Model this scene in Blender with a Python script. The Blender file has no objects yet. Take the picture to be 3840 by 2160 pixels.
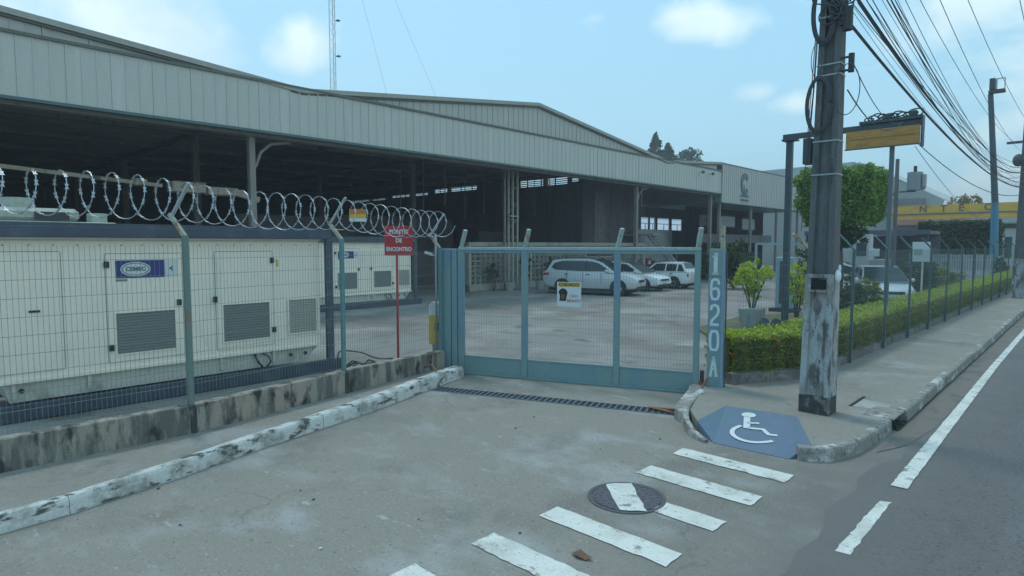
import bpy, bmesh, math, random
import numpy as np
from mathutils import Vector, Matrix
from mathutils.geometry import tessellate_polygon
random.seed(7); RNG = np.random.default_rng(7)
PI = math.pi; R = math.radians
SC = bpy.context.scene; COL = SC.collection

# ------------------------------------------------------------------ camera, sky, sun
cam = bpy.data.objects.new('camera', bpy.data.cameras.new('camera')); COL.objects.link(cam)
cam.location = (0, 0, 2.5); cam.rotation_euler = (R(90-3.98), 0, R(43.56))
cam.data.sensor_width = 36; cam.data.lens = 21.68; cam.data.clip_end = 6000; cam.data.clip_start = .05
SC.camera = cam
SUN_EL, SUN_AZ = 63.0, 278.0        # azimuth clockwise from +Y: the sun stands behind the warehouse
w = bpy.data.worlds.new('World'); SC.world = w; w.use_nodes = True
nt = w.node_tree; nt.nodes.clear()
def wn(t, **k):
    n = nt.nodes.new(t)
    for a, b in k.items(): setattr(n, a, b)
    return n
def L(a, b): nt.links.new(a, b)
def vmath(op, a, b=None):
    n = wn('ShaderNodeVectorMath', operation=op)
    for i, v in enumerate((a, b)):
        if v is None: continue
        if hasattr(v, 'is_output'): L(v, n.inputs[i])
        else: n.inputs[i].default_value = v
    return n
def fm(op, a, b=0.0, c=None, clamp=False):
    n = wn('ShaderNodeMath', operation=op, use_clamp=clamp)
    for i, v in enumerate((a, b, c)):
        if v is None: continue
        if hasattr(v, 'is_output'): L(v, n.inputs[i])
        else: n.inputs[i].default_value = v
    return n.outputs[0]
sky = wn('ShaderNodeTexSky', sky_type='NISHITA', sun_disc=False)
sky.sun_elevation = R(SUN_EL); sky.sun_rotation = R(SUN_AZ); sky.air_density = 1.2; sky.dust_density = 1.6; sky.ozone_density = 1.0
tc = wn('ShaderNodeTexCoord'); DIR = vmath('NORMALIZE', tc.outputs['Generated']).outputs[0]
sep = wn('ShaderNodeSeparateXYZ'); L(DIR, sep.inputs[0])
def fbm(scale, detail, vec, rough=.55, dist=0.0):
    n = wn('ShaderNodeTexNoise'); n.inputs['Scale'].default_value = scale; n.inputs['Detail'].default_value = detail
    n.inputs['Roughness'].default_value = rough; n.inputs['Distortion'].default_value = dist
    L(vec, n.inputs['Vector']); return n.outputs['Fac']
warp = fbm(9, 5, DIR); warp2 = fbm(3.2, 8, vmath('MULTIPLY', DIR, (1, 1, 2.2)).outputs[0], .6)
def blob(d, a, b, tilt, k):
    """one soft cumulus puff in the sky around direction d, half sizes a (across) and b (up) in radians"""
    d = Vector(d).normalized(); r = Vector((-d.y, d.x, 0)).normalized(); r = -r if r.dot(Vector((.7, .7, 0))) < 0 else r
    u = r.cross(d); u = u if u.z > 0 else -u
    rr = r*math.cos(tilt)+u*math.sin(tilt); uu = -r*math.sin(tilt)+u*math.cos(tilt)
    x = fm('MULTIPLY', vmath('DOT_PRODUCT', vmath('SUBTRACT', DIR, tuple(d)).outputs[0], tuple(rr)).outputs['Value'], 1/a)
    y = fm('MULTIPLY', vmath('DOT_PRODUCT', vmath('SUBTRACT', DIR, tuple(d)).outputs[0], tuple(uu)).outputs['Value'], 1/b)
    q = fm('SQRT', fm('ADD', fm('MULTIPLY', x, x), fm('MULTIPLY', y, y)))
    q = fm('ADD', q, fm('MULTIPLY', fm('SUBTRACT', warp, .5), 2.6))
    front = fm('GREATER_THAN', vmath('DOT_PRODUCT', DIR, tuple(d)).outputs['Value'], .5)
    v = fm('MULTIPLY', fm('SMOOTH_MIN', fm('MULTIPLY', fm('SUBTRACT', 1.25, q, clamp=True), 1.1), 1.0, .3), k)
    return fm('MULTIPLY', v, front)
CL = [((-.93, .24, .30), .12, .055, -.05, .85), ((-.845, .45, .285), .045, .038, .3, .9), ((-.42, .85, .32), .060, .026, -.12, .80),
      ((-.37, .90, .22), .030, .014, .1, .5), ((-.32, .92, .20), .040, .017, .05, .7), ((-.06, .99, .16), .10, .03, .25, .8),
      ((-.10, .95, .31), .10, .045, .3, .75), ((.02, .99, .24), .08, .05, .4, .8), ((-.10, .99, .075), .07, .035, .3, .6)]
m = None
for c in CL:
    b = blob(*c); m = b if m is None else fm('MAXIMUM', m, b)
# broken cloud everywhere, denser up the road (+Y), as the photograph's right edge shows
lean = fm('ADD', fm('MULTIPLY', sep.outputs['Y'], .10), fm('MULTIPLY', sep.outputs['X'], .22))  # extra cloud added out of view at +X to whiten light on facing surfaces
br = fm('MULTIPLY', fm('SUBTRACT', fm('ADD', warp2, lean), .575, clamp=True), 7.0, clamp=True)
m = fm('MAXIMUM', m, fm('MULTIPLY', br, .75), clamp=True)
hz = fm('POWER', fm('SUBTRACT', 1.0, fm('ABSOLUTE', sep.outputs['Z']), clamp=True), 4.0)
sc_ = wn('ShaderNodeVectorMath', operation='SCALE'); L(sky.outputs[0], sc_.inputs[0]); sc_.inputs['Scale'].default_value = 1.0
def cmix(f, a, b):
    n = wn('ShaderNodeMix', data_type='RGBA')
    for s, v in ((0, f), (6, a), (7, b)):
        if hasattr(v, 'is_output'): L(v, n.inputs[s])
        else: n.inputs[s].default_value = v
    return n.outputs[2]
veil = cmix(.62, sc_.outputs[0], (3.1, 6.9, 9.2, 1))          # thin high haze over the blue
veil = cmix(fm('MULTIPLY', hz, .45), veil, (5.2, 8.0, 8.8, 1))
shade = fbm(5.5, 5, vmath('ADD', vmath('MULTIPLY', DIR, (1, 1, 2)).outputs[0], (3, 1, .4)).outputs[0])
ccol = cmix(fm('MULTIPLY', fm('SUBTRACT', shade, .42, clamp=True), 3.2, clamp=True), (7.8, 9.2, 9.2, 1), (5.2, 6.9, 7.7, 1))
fin = cmix(m, veil, ccol)
bg = wn('ShaderNodeBackground'); L(fin, bg.inputs[0]); bg.inputs[1].default_value = .1
out = wn('ShaderNodeOutputWorld'); L(bg.outputs[0], out.inputs[0])
sun = bpy.data.objects.new('sun', bpy.data.lights.new('sun', 'SUN')); COL.objects.link(sun)
sun.data.energy = .9; sun.data.angle = R(9); sun.data.color = (1, .95, .87)
az = R(SUN_AZ); el = R(SUN_EL)
sdir = Vector((math.sin(az)*math.cos(el), math.cos(az)*math.cos(el), math.sin(el)))
sun.rotation_euler = sdir.to_track_quat('Z', 'Y').to_euler(); sun.location = (-10, 0, 40)
vs = SC.view_settings; vs.view_transform = 'Standard'; vs.look = 'None'; vs.gamma = 1; vs.exposure = .46; vs.use_curve_mapping = False
HAZE = .0019  # density of the haze added to lift dark tones
SC.cycles.volume_bounces = 0; SC.cycles.max_bounces = 6; SC.cycles.diffuse_bounces = 4; SC.cycles.transparent_max_bounces = 8

# ------------------------------------------------------------------ materials
MATS = {}
def M(name, col, rough=.7, metal=0.0, layers=(), fine=(.12, 30), bump=None, island=None, alpha=None, spec=None):
    """procedural material. layers: (colour, scale, lo, hi, stretch xyz[, detail, zmin, zmax]) patches of another real colour"""
    if name in MATS: return MATS[name]
    mt = bpy.data.materials.new(name); mt.use_nodes = True; t = mt.node_tree; t.nodes.clear()
    N = t.nodes.new; K = t.links.new
    o = N('ShaderNodeOutputMaterial'); p = N('ShaderNodeBsdfPrincipled'); K(p.outputs[0], o.inputs[0])
    g = N('ShaderNodeNewGeometry')
    p.inputs['Roughness'].default_value = rough; p.inputs['Metallic'].default_value = metal
    if spec is not None: p.inputs['Specular IOR Level'].default_value = spec
    def noise(scale, stretch=(1, 1, 1), detail=5, off=0.0):
        mp = N('ShaderNodeMapping'); mp.inputs['Scale'].default_value = stretch; mp.inputs['Location'].default_value = (off, off*.7, off*.3)
        K(g.outputs['Position'], mp.inputs[0]); n = N('ShaderNodeTexNoise'); n.inputs['Scale'].default_value = scale
        n.inputs['Detail'].default_value = detail; n.inputs['Roughness'].default_value = .62; K(mp.outputs[0], n.inputs['Vector']); return n
    def mix(f, a, b, mode='MIX'):
        n = N('ShaderNodeMix'); n.data_type = 'RGBA'; n.blend_type = mode
        for s, v in ((0, f), (6, a), (7, b)):
            if hasattr(v, 'is_output'): K(v, n.inputs[s])
            else: n.inputs[s].default_value = v
        return n.outputs[2]
    c = (*col, 1)
    for i, l in enumerate(layers):
        lc, scale, lo, hi, st = l[:5]; det = l[5] if len(l) > 5 else 5
        n = noise(scale, st, det, 3.1*i+len(name)); mr = N('ShaderNodeMapRange'); mr.inputs[1].default_value = lo; mr.inputs[2].default_value = hi
        K(n.outputs['Fac'], mr.inputs[0]); f = mr.outputs[0]
        if len(l) > 7:   # a layer of paint or splash that ends at a height
            s = N('ShaderNodeSeparateXYZ'); K(g.outputs['Position'], s.inputs[0])
            mz = N('ShaderNodeMapRange'); mz.inputs[1].default_value = l[6]; mz.inputs[2].default_value = l[7]
            K(s.outputs['Z'], mz.inputs[0]); mu = N('ShaderNodeMath'); mu.operation = 'MULTIPLY'; K(f, mu.inputs[0]); K(mz.outputs[0], mu.inputs[1]); f = mu.outputs[0]
        c = mix(f, c, (*lc, 1))
    if fine:
        n = noise(fine[1], (1, 1, 1), 6, 9); mr = N('ShaderNodeMapRange'); mr.inputs[1].default_value = .3; mr.inputs[2].default_value = .7
        mr.inputs[3].default_value = 1-fine[0]; mr.inputs[4].default_value = 1+fine[0]; K(n.outputs['Fac'], mr.inputs[0])
        cc = N('ShaderNodeCombineColor'); [K(mr.outputs[0], cc.inputs[j]) for j in range(3)]
        c = mix(1.0, c, cc.outputs[0], 'MULTIPLY')
    if island:   # each leaf its own tint
        rp = N('ShaderNodeValToRGB'); e = rp.color_ramp.elements; cols = island
        e[0].color = (*cols[0], 1); e[-1].color = (*cols[-1], 1)
        for q, cl in enumerate(cols[1:-1]): x = e.new((q+1)/(len(cols)-1)); x.color = (*cl, 1)
        K(g.outputs['Random Per Island'], rp.inputs[0]); c = mix(.85, c, rp.outputs[0])
        p.inputs['Subsurface Weight'].default_value = 0
    if hasattr(c, 'is_output'): K(c, p.inputs['Base Color'])
    else: p.inputs['Base Color'].default_value = c
    if bump:
        n = noise(bump[1], (1, 1, 1), 7, 5); b = N('ShaderNodeBump'); b.inputs['Strength'].default_value = bump[0]; b.inputs['Distance'].default_value = bump[2] if len(bump) > 2 else .01
        K(n.outputs['Fac'], b.inputs['Height']); K(b.outputs[0], p.inputs['Normal'])
    if alpha is not None:
        p.inputs['Transmission Weight'].default_value = alpha
    MATS[name] = mt; return mt
def xdirt(mt, x0, x1, col, amt=.8):
    """road grime that spreads over a strip in x with a ragged noise edge"""
    t = mt.node_tree; N = t.nodes.new; K = t.links.new; p = [n for n in t.nodes if n.type == 'BSDF_PRINCIPLED'][0]; src = p.inputs['Base Color'].links[0].from_socket
    g = N('ShaderNodeNewGeometry'); s = N('ShaderNodeSeparateXYZ'); K(g.outputs['Position'], s.inputs[0]); n = N('ShaderNodeTexNoise'); n.inputs['Scale'].default_value = 2.2; n.inputs['Detail'].default_value = 9; n.inputs['Roughness'].default_value = .65; K(g.outputs['Position'], n.inputs['Vector'])
    a = N('ShaderNodeMath'); a.operation = 'MULTIPLY_ADD'; K(n.outputs['Fac'], a.inputs[0]); a.inputs[1].default_value = 2.4*(1 if x1 > x0 else -1); K(s.outputs['X'], a.inputs[2])
    o_ = 1.2*(1 if x1 > x0 else -1); m_ = N('ShaderNodeMapRange'); m_.inputs[1].default_value = x0+o_; m_.inputs[2].default_value = x1+o_; m_.inputs[4].default_value = amt; K(a.outputs[0], m_.inputs[0])
    x = N('ShaderNodeMix'); x.data_type = 'RGBA'; K(m_.outputs[0], x.inputs[0]); K(src, x.inputs[6]); x.inputs[7].default_value = (*col, 1); K(x.outputs[2], p.inputs['Base Color'])
def leafmat(name, cols, rough=.55):
    mt = M(name, cols[1], rough, island=cols, fine=None)
    if mt.get('lf'): return mt
    mt['lf'] = 1; t = mt.node_tree; p = [n for n in t.nodes if n.type == 'BSDF_PRINCIPLED'][0]; o = [n for n in t.nodes if n.type == 'OUTPUT_MATERIAL'][0]
    tr = t.nodes.new('ShaderNodeBsdfTranslucent'); mx = t.nodes.new('ShaderNodeMixShader'); mx.inputs[0].default_value = .3
    src = p.inputs['Base Color'].links[0].from_socket; t.links.new(src, tr.inputs[0])
    t.links.new(p.outputs[0], mx.inputs[1]); t.links.new(tr.outputs[0], mx.inputs[2]); t.links.new(mx.outputs[0], o.inputs[0]); return mt

m_drive = M('drive concrete', (.24, .225, .19), .85, layers=[((.31, .315, .30), .9, .50, .68, (1, 1.6, 1), 7), ((.165, .155, .135), .7, .52, .72, (1.2, 1, 1), 6), ((.15, .14, .125), 6, .62, .80, (1, 1, 1), 8), ((.38, .39, .385), 2.6, .63, .72, (1, 2.4, 1), 8), ((.15, .145, .13), 26, .60, .70, (1, 1, 1), 3), ((.31, .30, .28), 34, .60, .70, (1, 1, 1), 2)], fine=(.13, 60), bump=(.25, 90, .004))
m_yard = M('yard concrete', (.24, .235, .215), .85, layers=[((.18, .16, .14), .28, .46, .62, (1, 1.2, 1), 7), ((.34, .33, .305), .4, .50, .68, (1.2, 1, 1), 8), ((.14, .125, .11), 1.0, .58, .70, (1, 1, 1), 7)], fine=(.1, 30), bump=(.2, 60, .004))
m_walk = M('pavement concrete', (.255, .24, .205), .88, layers=[((.32, .325, .31), 1.1, .52, .7, (1, 1, 1), 7), ((.16, .155, .135), 2.2, .56, .74, (1, 1, 1), 8), ((.17, .165, .15), 22, .58, .70, (1, 1, 1), 4)], fine=(.16, 55), bump=(.35, 70, .006))
m_asph = M('asphalt', (.128, .122, .118), .82, layers=[((.15, .147, .145), .8, .5, .7, (2.5, .5, 1), 6), ((.098, .098, .10), 1.6, .55, .75, (2, .6, 1), 6), ((.075, .075, .078), 30, .54, .66, (1, 1, 1), 3), ((.19, .185, .18), 42, .60, .70, (1, 1, 1), 2)], fine=(.28, 170), bump=(.5, 220, .006))
def cracks(mt, scale, wd, col):
    t = mt.node_tree; N = t.nodes.new; K = t.links.new; p = [n for n in t.nodes if n.type == 'BSDF_PRINCIPLED'][0]; src = p.inputs['Base Color'].links[0].from_socket
    g = N('ShaderNodeNewGeometry'); n = N('ShaderNodeTexNoise'); n.inputs['Scale'].default_value = 1.7; n.inputs['Detail'].default_value = 8; K(g.outputs['Position'], n.inputs['Vector'])
    sc = N('ShaderNodeVectorMath'); sc.operation = 'SCALE'; sc.inputs['Scale'].default_value = .8; K(n.outputs['Color'], sc.inputs[0]); ad = N('ShaderNodeVectorMath'); K(g.outputs['Position'], ad.inputs[0]); K(sc.outputs[0], ad.inputs[1])
    v = N('ShaderNodeTexVoronoi'); v.feature = 'DISTANCE_TO_EDGE'; v.inputs['Scale'].default_value = scale; K(ad.outputs[0], v.inputs['Vector'])
    m1 = N('ShaderNodeMapRange'); m1.inputs[1].default_value = 0; m1.inputs[2].default_value = wd; m1.inputs[3].default_value = 1; m1.inputs[4].default_value = 0; K(v.outputs['Distance'], m1.inputs[0])
    n2 = N('ShaderNodeTexNoise'); n2.inputs['Scale'].default_value = .55; n2.inputs['Detail'].default_value = 4; K(g.outputs['Position'], n2.inputs['Vector']); m2 = N('ShaderNodeMapRange'); m2.inputs[1].default_value = .50; m2.inputs[2].default_value = .60; m2.inputs[4].default_value = .45; K(n2.outputs['Fac'], m2.inputs[0])
    mu = N('ShaderNodeMath'); mu.operation = 'MULTIPLY'; K(m1.outputs[0], mu.inputs[0]); K(m2.outputs[0], mu.inputs[1])
    x = N('ShaderNodeMix'); x.data_type = 'RGBA'; K(mu.outputs[0], x.inputs[0]); K(src, x.inputs[6]); x.inputs[7].default_value = (*col, 1); K(x.outputs[2], p.inputs['Base Color'])
cracks(m_drive, .38, .006, (.09, .085, .075)); cracks(m_walk, .7, .010, (.09, .085, .075)); cracks(m_asph, .3, .005, (.05, .05, .05))
xdirt(m_drive, -3.1, -1.5, (.15, .145, .132)); xdirt(m_asph, -.7, -1.75, (.15, .146, .135), .9)
m_mortar = M('spilt mortar', (.235, .23, .20), .9, fine=(.2, 50), bump=(.5, 60, .01))
m_dust = M('gutter dirt', (.17, .155, .135), .9, layers=[((.12, .12, .115), 3, .5, .6, (1, .5, 1), 7)], fine=(.2, 80), bump=(.4, 100, .006))
m_white = M('road paint white', (.66, .67, .62), .7, layers=[((.50, .52, .47), 2.5, .45, .65, (1, 1, 1), 6), ((.24, .24, .22), 6, .565, .65, (1, 1, 1), 10), ((.22, .22, .20), 24, .60, .68, (1, 1, 1), 8)], fine=(.1, 60), bump=(.3, 120, .003))
m_blue = M('ramp paint blue', (.12, .175, .245), .75, layers=[((.10, .19, .23), 1.2, .5, .62, (1, 1, 1), 5), ((.17, .21, .26), 5, .55, .75, (1, 1, 1), 8)], fine=(.12, 50), bump=(.3, 90, .004))
m_blueW = M('symbol paint', (.62, .68, .68), .75, fine=(.1, 50))
m_kerbW = M('whitewashed kerb', (.60, .61, .58), .85, layers=[((.33, .33, .30), 3, .48, .62, (1, 1, 1), 7), ((.10, .105, .09), 9, .525, .60, (1, .45, 1.3), 12)], fine=(.15, 40), bump=(.6, 30, .012))
m_kerbG = M('worn kerb', (.25, .245, .22), .9, layers=[((.50, .50, .47), 3, .50, .60, (1, .6, 1), 9), ((.12, .12, .10), 9, .545, .64, (1, 1, 1), 9)], fine=(.2, 40), bump=(.6, 35, .012))
m_wall = M('mossy plinth render', (.31, .295, .25), .9, layers=[((.36, .30, .25), 1.1, .48, .60, (1, 1, 1), 5), ((.135, .135, .12), 2.6, .45, .58, (2.4, 2.4, .4), 9), ((.045, .048, .045), 3.2, .52, .64, (1.5, 1.5, .7), 9)], fine=(.18, 50), bump=(.5, 40, .01))
m_steelP = M('blue grey gate paint', (.195, .295, .295), .5, layers=[((.15, .255, .34), 1.6, .48, .6, (1, 1, .6), 5), ((.17, .29, .32), 3, .56, .7, (1, 1, .5), 6)], fine=(.08, 30), bump=(.1, 30, .003))
m_steelL = M('pale gate rail paint', (.30, .41, .44), .5, fine=(.12, 25))
m_arm = M('weathered arm paint', (.36, .42, .42), .6, layers=[((.30, .22, .10), 9, .56, .64, (1, 1, 1), 6)], fine=(.15, 40))
m_armY = M('yellowed arm paint', (.40, .38, .27), .6, layers=[((.24, .12, .055), 10, .55, .62, (1, 1, 1), 6), ((.42, .47, .46), 7, .55, .65, (1, 1, 1), 4)], fine=(.15, 40))
m_post = M('green fence post paint', (.14, .215, .20), .6, layers=[((.20, .16, .12), 5, .55, .66, (1, 1, .4), 7), ((.28, .33, .30), 4, .58, .7, (1, 1, .5), 6)], fine=(.15, 40))
m_postB = M('teal post paint', (.115, .235, .25), .6, layers=[((.19, .15, .12), 5, .60, .7, (1, 1, .4), 7)], fine=(.15, 40))
m_wire = M('galvanised wire', (.20, .235, .22), .8, .0, fine=None)
m_razor = M('razor steel', (.46, .51, .54), .45, .4, fine=None)
m_fascia = M('fascia sheet', (.50, .515, .47), .45, layers=[((.56, .57, .53), .5, .5, .7, (1, 3, .3), 4), ((.44, .45, .41), 1.2, .58, .75, (1, 4, .25), 6)], fine=(.05, 9), bump=(.05, 5, .01))
m_gable = M('gable sheet', (.45, .455, .42), .5, layers=[((.38, .38, .35), .8, .55, .75, (1, 4, .3), 5)], fine=(.05, 9))
m_trim = M('dark flashing', (.13, .135, .115), .6, fine=(.1, 5))
m_trimL = M('eave trim', (.34, .35, .31), .5, fine=(.1, 5))
m_green = M('dark green soffit trim', (.06, .14, .14), .5, fine=(.1, 5))
m_dark = M('soot dark steel', (.19, .17, .18), .8, fine=(.25, 2))  # even dark tone for beams, soffits and panels
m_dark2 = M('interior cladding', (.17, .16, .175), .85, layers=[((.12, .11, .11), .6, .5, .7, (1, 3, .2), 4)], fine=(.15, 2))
m_under = M('roof underside', (.60, .57, .56), .8, fine=(.2, 1))
m_colm = M('column steel', (.24, .22, .20), .6, layers=[((.17, .13, .10), 3, .55, .7, (1, 1, .4), 6)], fine=(.12, 10))
m_truss = M('pale lattice steel', (.34, .35, .31), .6, layers=[((.22, .14, .08), 2, .58, .68, (1, 1, .4), 6)], fine=(.12, 10))
m_louv = M('louvre blade', (.55, .30, .17), .7, fine=(.2, 2))
m_skylit = M('translucent sheet', (.75, .72, .64), .5, fine=(.1, 2), alpha=.0)
m_gen = M('generator cream', (.86, .80, .67), .45, layers=[((.70, .71, .62), 2, .55, .75, (1, 1, .5), 6), ((.50, .40, .25), 14, .70, .76, (1, 1, .3), 6)], fine=(.04, 20))
m_gend = M('generator base cream', (.55, .57, .50), .5, layers=[((.28, .27, .22), 3, .56, .74, (1, 1, .5), 7)], fine=(.1, 20))
m_frame = M('container frame steel', (.055, .075, .105), .5, layers=[((.09, .12, .15), 2, .5, .7, (1, 1, 1), 5), ((.12, .06, .04), 5, .64, .7, (1, 1, 1), 6)], fine=(.15, 20))
m_seam = M('panel seam', (.22, .24, .20), .7, fine=None)
m_grille = M('grille mesh grey', (.21, .245, .235), .6, fine=(.1, 30))
m_grilleL = M('grille mesh pale', (.40, .40, .36), .6, fine=(.1, 30))
m_black = M('black rubber', (.025, .027, .03), .6, fine=None)
m_navy = M('navy label', (.03, .045, .19), .5, fine=(.05, 20))
m_lab = M('label white', (.62, .66, .66), .5, fine=None)
m_teal = M('label teal', (.07, .17, .19), .5, fine=None)
m_red = M('sign red', (.42, .035, .04), .5, layers=[((.33, .03, .035), 4, .55, .7, (1, 1, 1), 4)], fine=(.08, 20))
m_yellow = M('sign yellow', (.62, .42, .04), .5, fine=(.08, 20))
m_orange = M('sign orange', (.52, .17, .04), .5, fine=(.08, 20))
m_ochre = M('signboard orange', (.50, .255, .065), .6, layers=[((.38, .17, .05), 2.5, .5, .66, (1, 1, 5), 5), ((.60, .34, .10), 4, .55, .7, (1, 1, 6), 5)], fine=(.1, 20))
m_yband = M('yellow shop band', (.72, .40, .03), .6, layers=[((.55, .30, .04), .5, .5, .7, (1, 1, 4), 5)], fine=(.1, 3))
m_pole = M('utility pole concrete', (.13, .13, .13), .9, layers=[((.17, .175, .18), 4, .5, .7, (2, 2, .25), 7), ((.07, .075, .085), 5, .55, .7, (2, 2, .3), 7)], fine=(.2, 40), bump=(.4, 40, .01))
m_poleW = M('peeling whitewash', (.40, .42, .42), .9, layers=[((.13, .13, .12), 4.2, .49, .58, (1.6, 1.6, .5), 9), ((.30, .27, .25), 3, .52, .62, (1, 1, .6), 7), ((.06, .062, .055), 7, .60, .66, (1.5, 1.5, .5), 9)], fine=(.2, 50), bump=(.6, 40, .012))
m_poleB = M('damp black footing', (.06, .062, .058), .95, layers=[((.22, .22, .21), 6, .54, .66, (1, 1, 1), 9)], fine=(.3, 40), bump=(.6, 40, .02))
m_cable = M('cable black', (.07, .075, .085), .6, fine=None)
m_galv = M('galvanised band', (.35, .38, .39), .45, .6, fine=(.1, 30))
m_portal = M('dark blue portal steel', (.05, .075, .09), .5, fine=(.15, 6))
m_gut = M('garden kerb concrete', (.15, .145, .135), .92, layers=[((.25, .24, .22), 3, .52, .68, (1, .6, 1), 7), ((.07, .075, .065), 4, .54, .66, (1, 1, 1), 8)], fine=(.2, 40), bump=(.6, 40, .012))
m_block = M('breeze block', (.36, .365, .315), .9, layers=[((.23, .25, .19), 2, .5, .66, (1, 1, .6), 6)], fine=(.15, 12))
m_carS = M('silver car paint', (.60, .62, .63), .3, .2, fine=None)
m_carW = M('white car paint', (.82, .84, .83), .25, fine=None)
m_glass = M('car glass', (.03, .045, .055), .12, fine=None)
m_rim = M('alloy rim', (.3, .31, .33), .35, .7, fine=None)
m_tail = M('tail lamp red', (.45, .03, .03), .3, fine=None)
m_lamp = M('headlamp clear', (.6, .65, .68), .2, fine=None)
m_plas = M('dark plastic', (.04, .042, .045), .6, fine=None)
m_bwall = M('white building paint', (.50, .53, .52), .7, layers=[((.38, .40, .38), .8, .5, .7, (1, 1, .4), 5)], fine=(.08, 3))
m_roofL = M('light metal roof', (.42, .45, .44), .5, layers=[((.34, .36, .36), .3, .5, .7, (1, 1, 1), 5)], fine=(.06, 2))
m_roofG = M('grey gable cladding', (.33, .345, .32), .6, fine=(.08, 3))
m_win = M('window glass', (.06, .08, .10), .1, fine=None)
m_winL = M('pale window pane', (.45, .52, .55), .25, fine=None)
m_stair = M('white stair steel', (.46, .50, .51), .6, fine=(.08, 8))
m_logo = M('logo blue', (.055, .12, .155), .5, fine=None)
m_pot = M('white planter', (.33, .36, .34), .8, layers=[((.2, .21, .19), 5, .55, .7, (1, 1, .4), 6)], fine=(.1, 20))
m_soil = M('soil', (.06, .045, .03), 1, fine=(.3, 30))
m_bark = M('bark', (.10, .08, .06), .9, fine=(.3, 20), bump=(.6, 20, .02))
m_rust = M('rusty hose', (.26, .13, .085), .8, fine=(.2, 40))
m_iron = M('cast iron', (.085, .085, .10), .75, layers=[((.13, .11, .10), 20, .55, .65, (1, 1, 1), 5)], fine=(.25, 70), bump=(.6, 60, .006))
m_grate = M('grate steel', (.12, .16, .20), .5, .2, fine=(.2, 30))
m_hole = M('damp pit', (.02, .02, .022), .95, fine=None)  # near-black colour stands in for shade inside holes, slots and gaps
m_pale = M('cream crane paint', (.85, .76, .60), .6, layers=[((.25, .22, .17), 1.5, .52, .66, (1, 1, 1), 6)], fine=(.1, 6))
m_mach = M('machine grey green', (.40, .44, .38), .6, layers=[((.15, .17, .15), 2, .52, .68, (1, 1, 1), 6)], fine=(.15, 8))
m_cement = M('smooth cement', (.36, .37, .35), .9, layers=[((.26, .25, .23), 2, .5, .7, (1, 1, 1), 6)], fine=(.1, 20))
m_totem = M('pale blue cabinet paint', (.26, .37, .42), .5, fine=(.06, 10))
m_mast = M('mast steel', (.33, .36, .38), .5, .3, fine=None)
m_flood = M('dark lamp housing', (.05, .06, .065), .5, fine=None)
m_blueP = M('blue pole paint', (.06, .22, .33), .6, layers=[((.12, .16, .18), 1.2, .5, .65, (1, 1, .4), 5)], fine=(.1, 6))
m_lawn = M('lawn soil', (.10, .11, .055), .95, layers=[((.16, .14, .09), 2, .5, .65, (1, 1, 1), 7)], fine=(.3, 20))
m_flow = M('ixora red petals', (.50, .09, .05), .6, fine=None)
m_dryleaf = M('dry leaf brown', (.17, .09, .055), .8, fine=(.2, 60))
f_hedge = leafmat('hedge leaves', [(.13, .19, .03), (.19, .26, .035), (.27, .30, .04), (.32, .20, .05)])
f_hedgeT = leafmat('hedge new growth', [(.28, .40, .03), (.38, .50, .04), (.48, .56, .05), (.50, .44, .05)])  # brighter yellow-green set for leaves along the hedge tops
f_topi = leafmat('clipped ficus leaves', [(.09, .16, .022), (.14, .25, .035), (.22, .36, .05), (.32, .46, .07)])
f_dark = leafmat('dark shrub leaves', [(.03, .05, .018), (.05, .085, .025), (.09, .13, .035)])
f_lime = leafmat('lime leaves', [(.26, .38, .03), (.40, .52, .05), (.55, .62, .06), (.55, .45, .06)])
f_croton = leafmat('croton leaves', [(.06, .10, .02), (.15, .15, .02), (.35, .24, .03), (.30, .14, .03)])
f_conif = leafmat('conifer needles', [(.03, .06, .025), (.045, .085, .03), (.07, .11, .04)])

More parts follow.
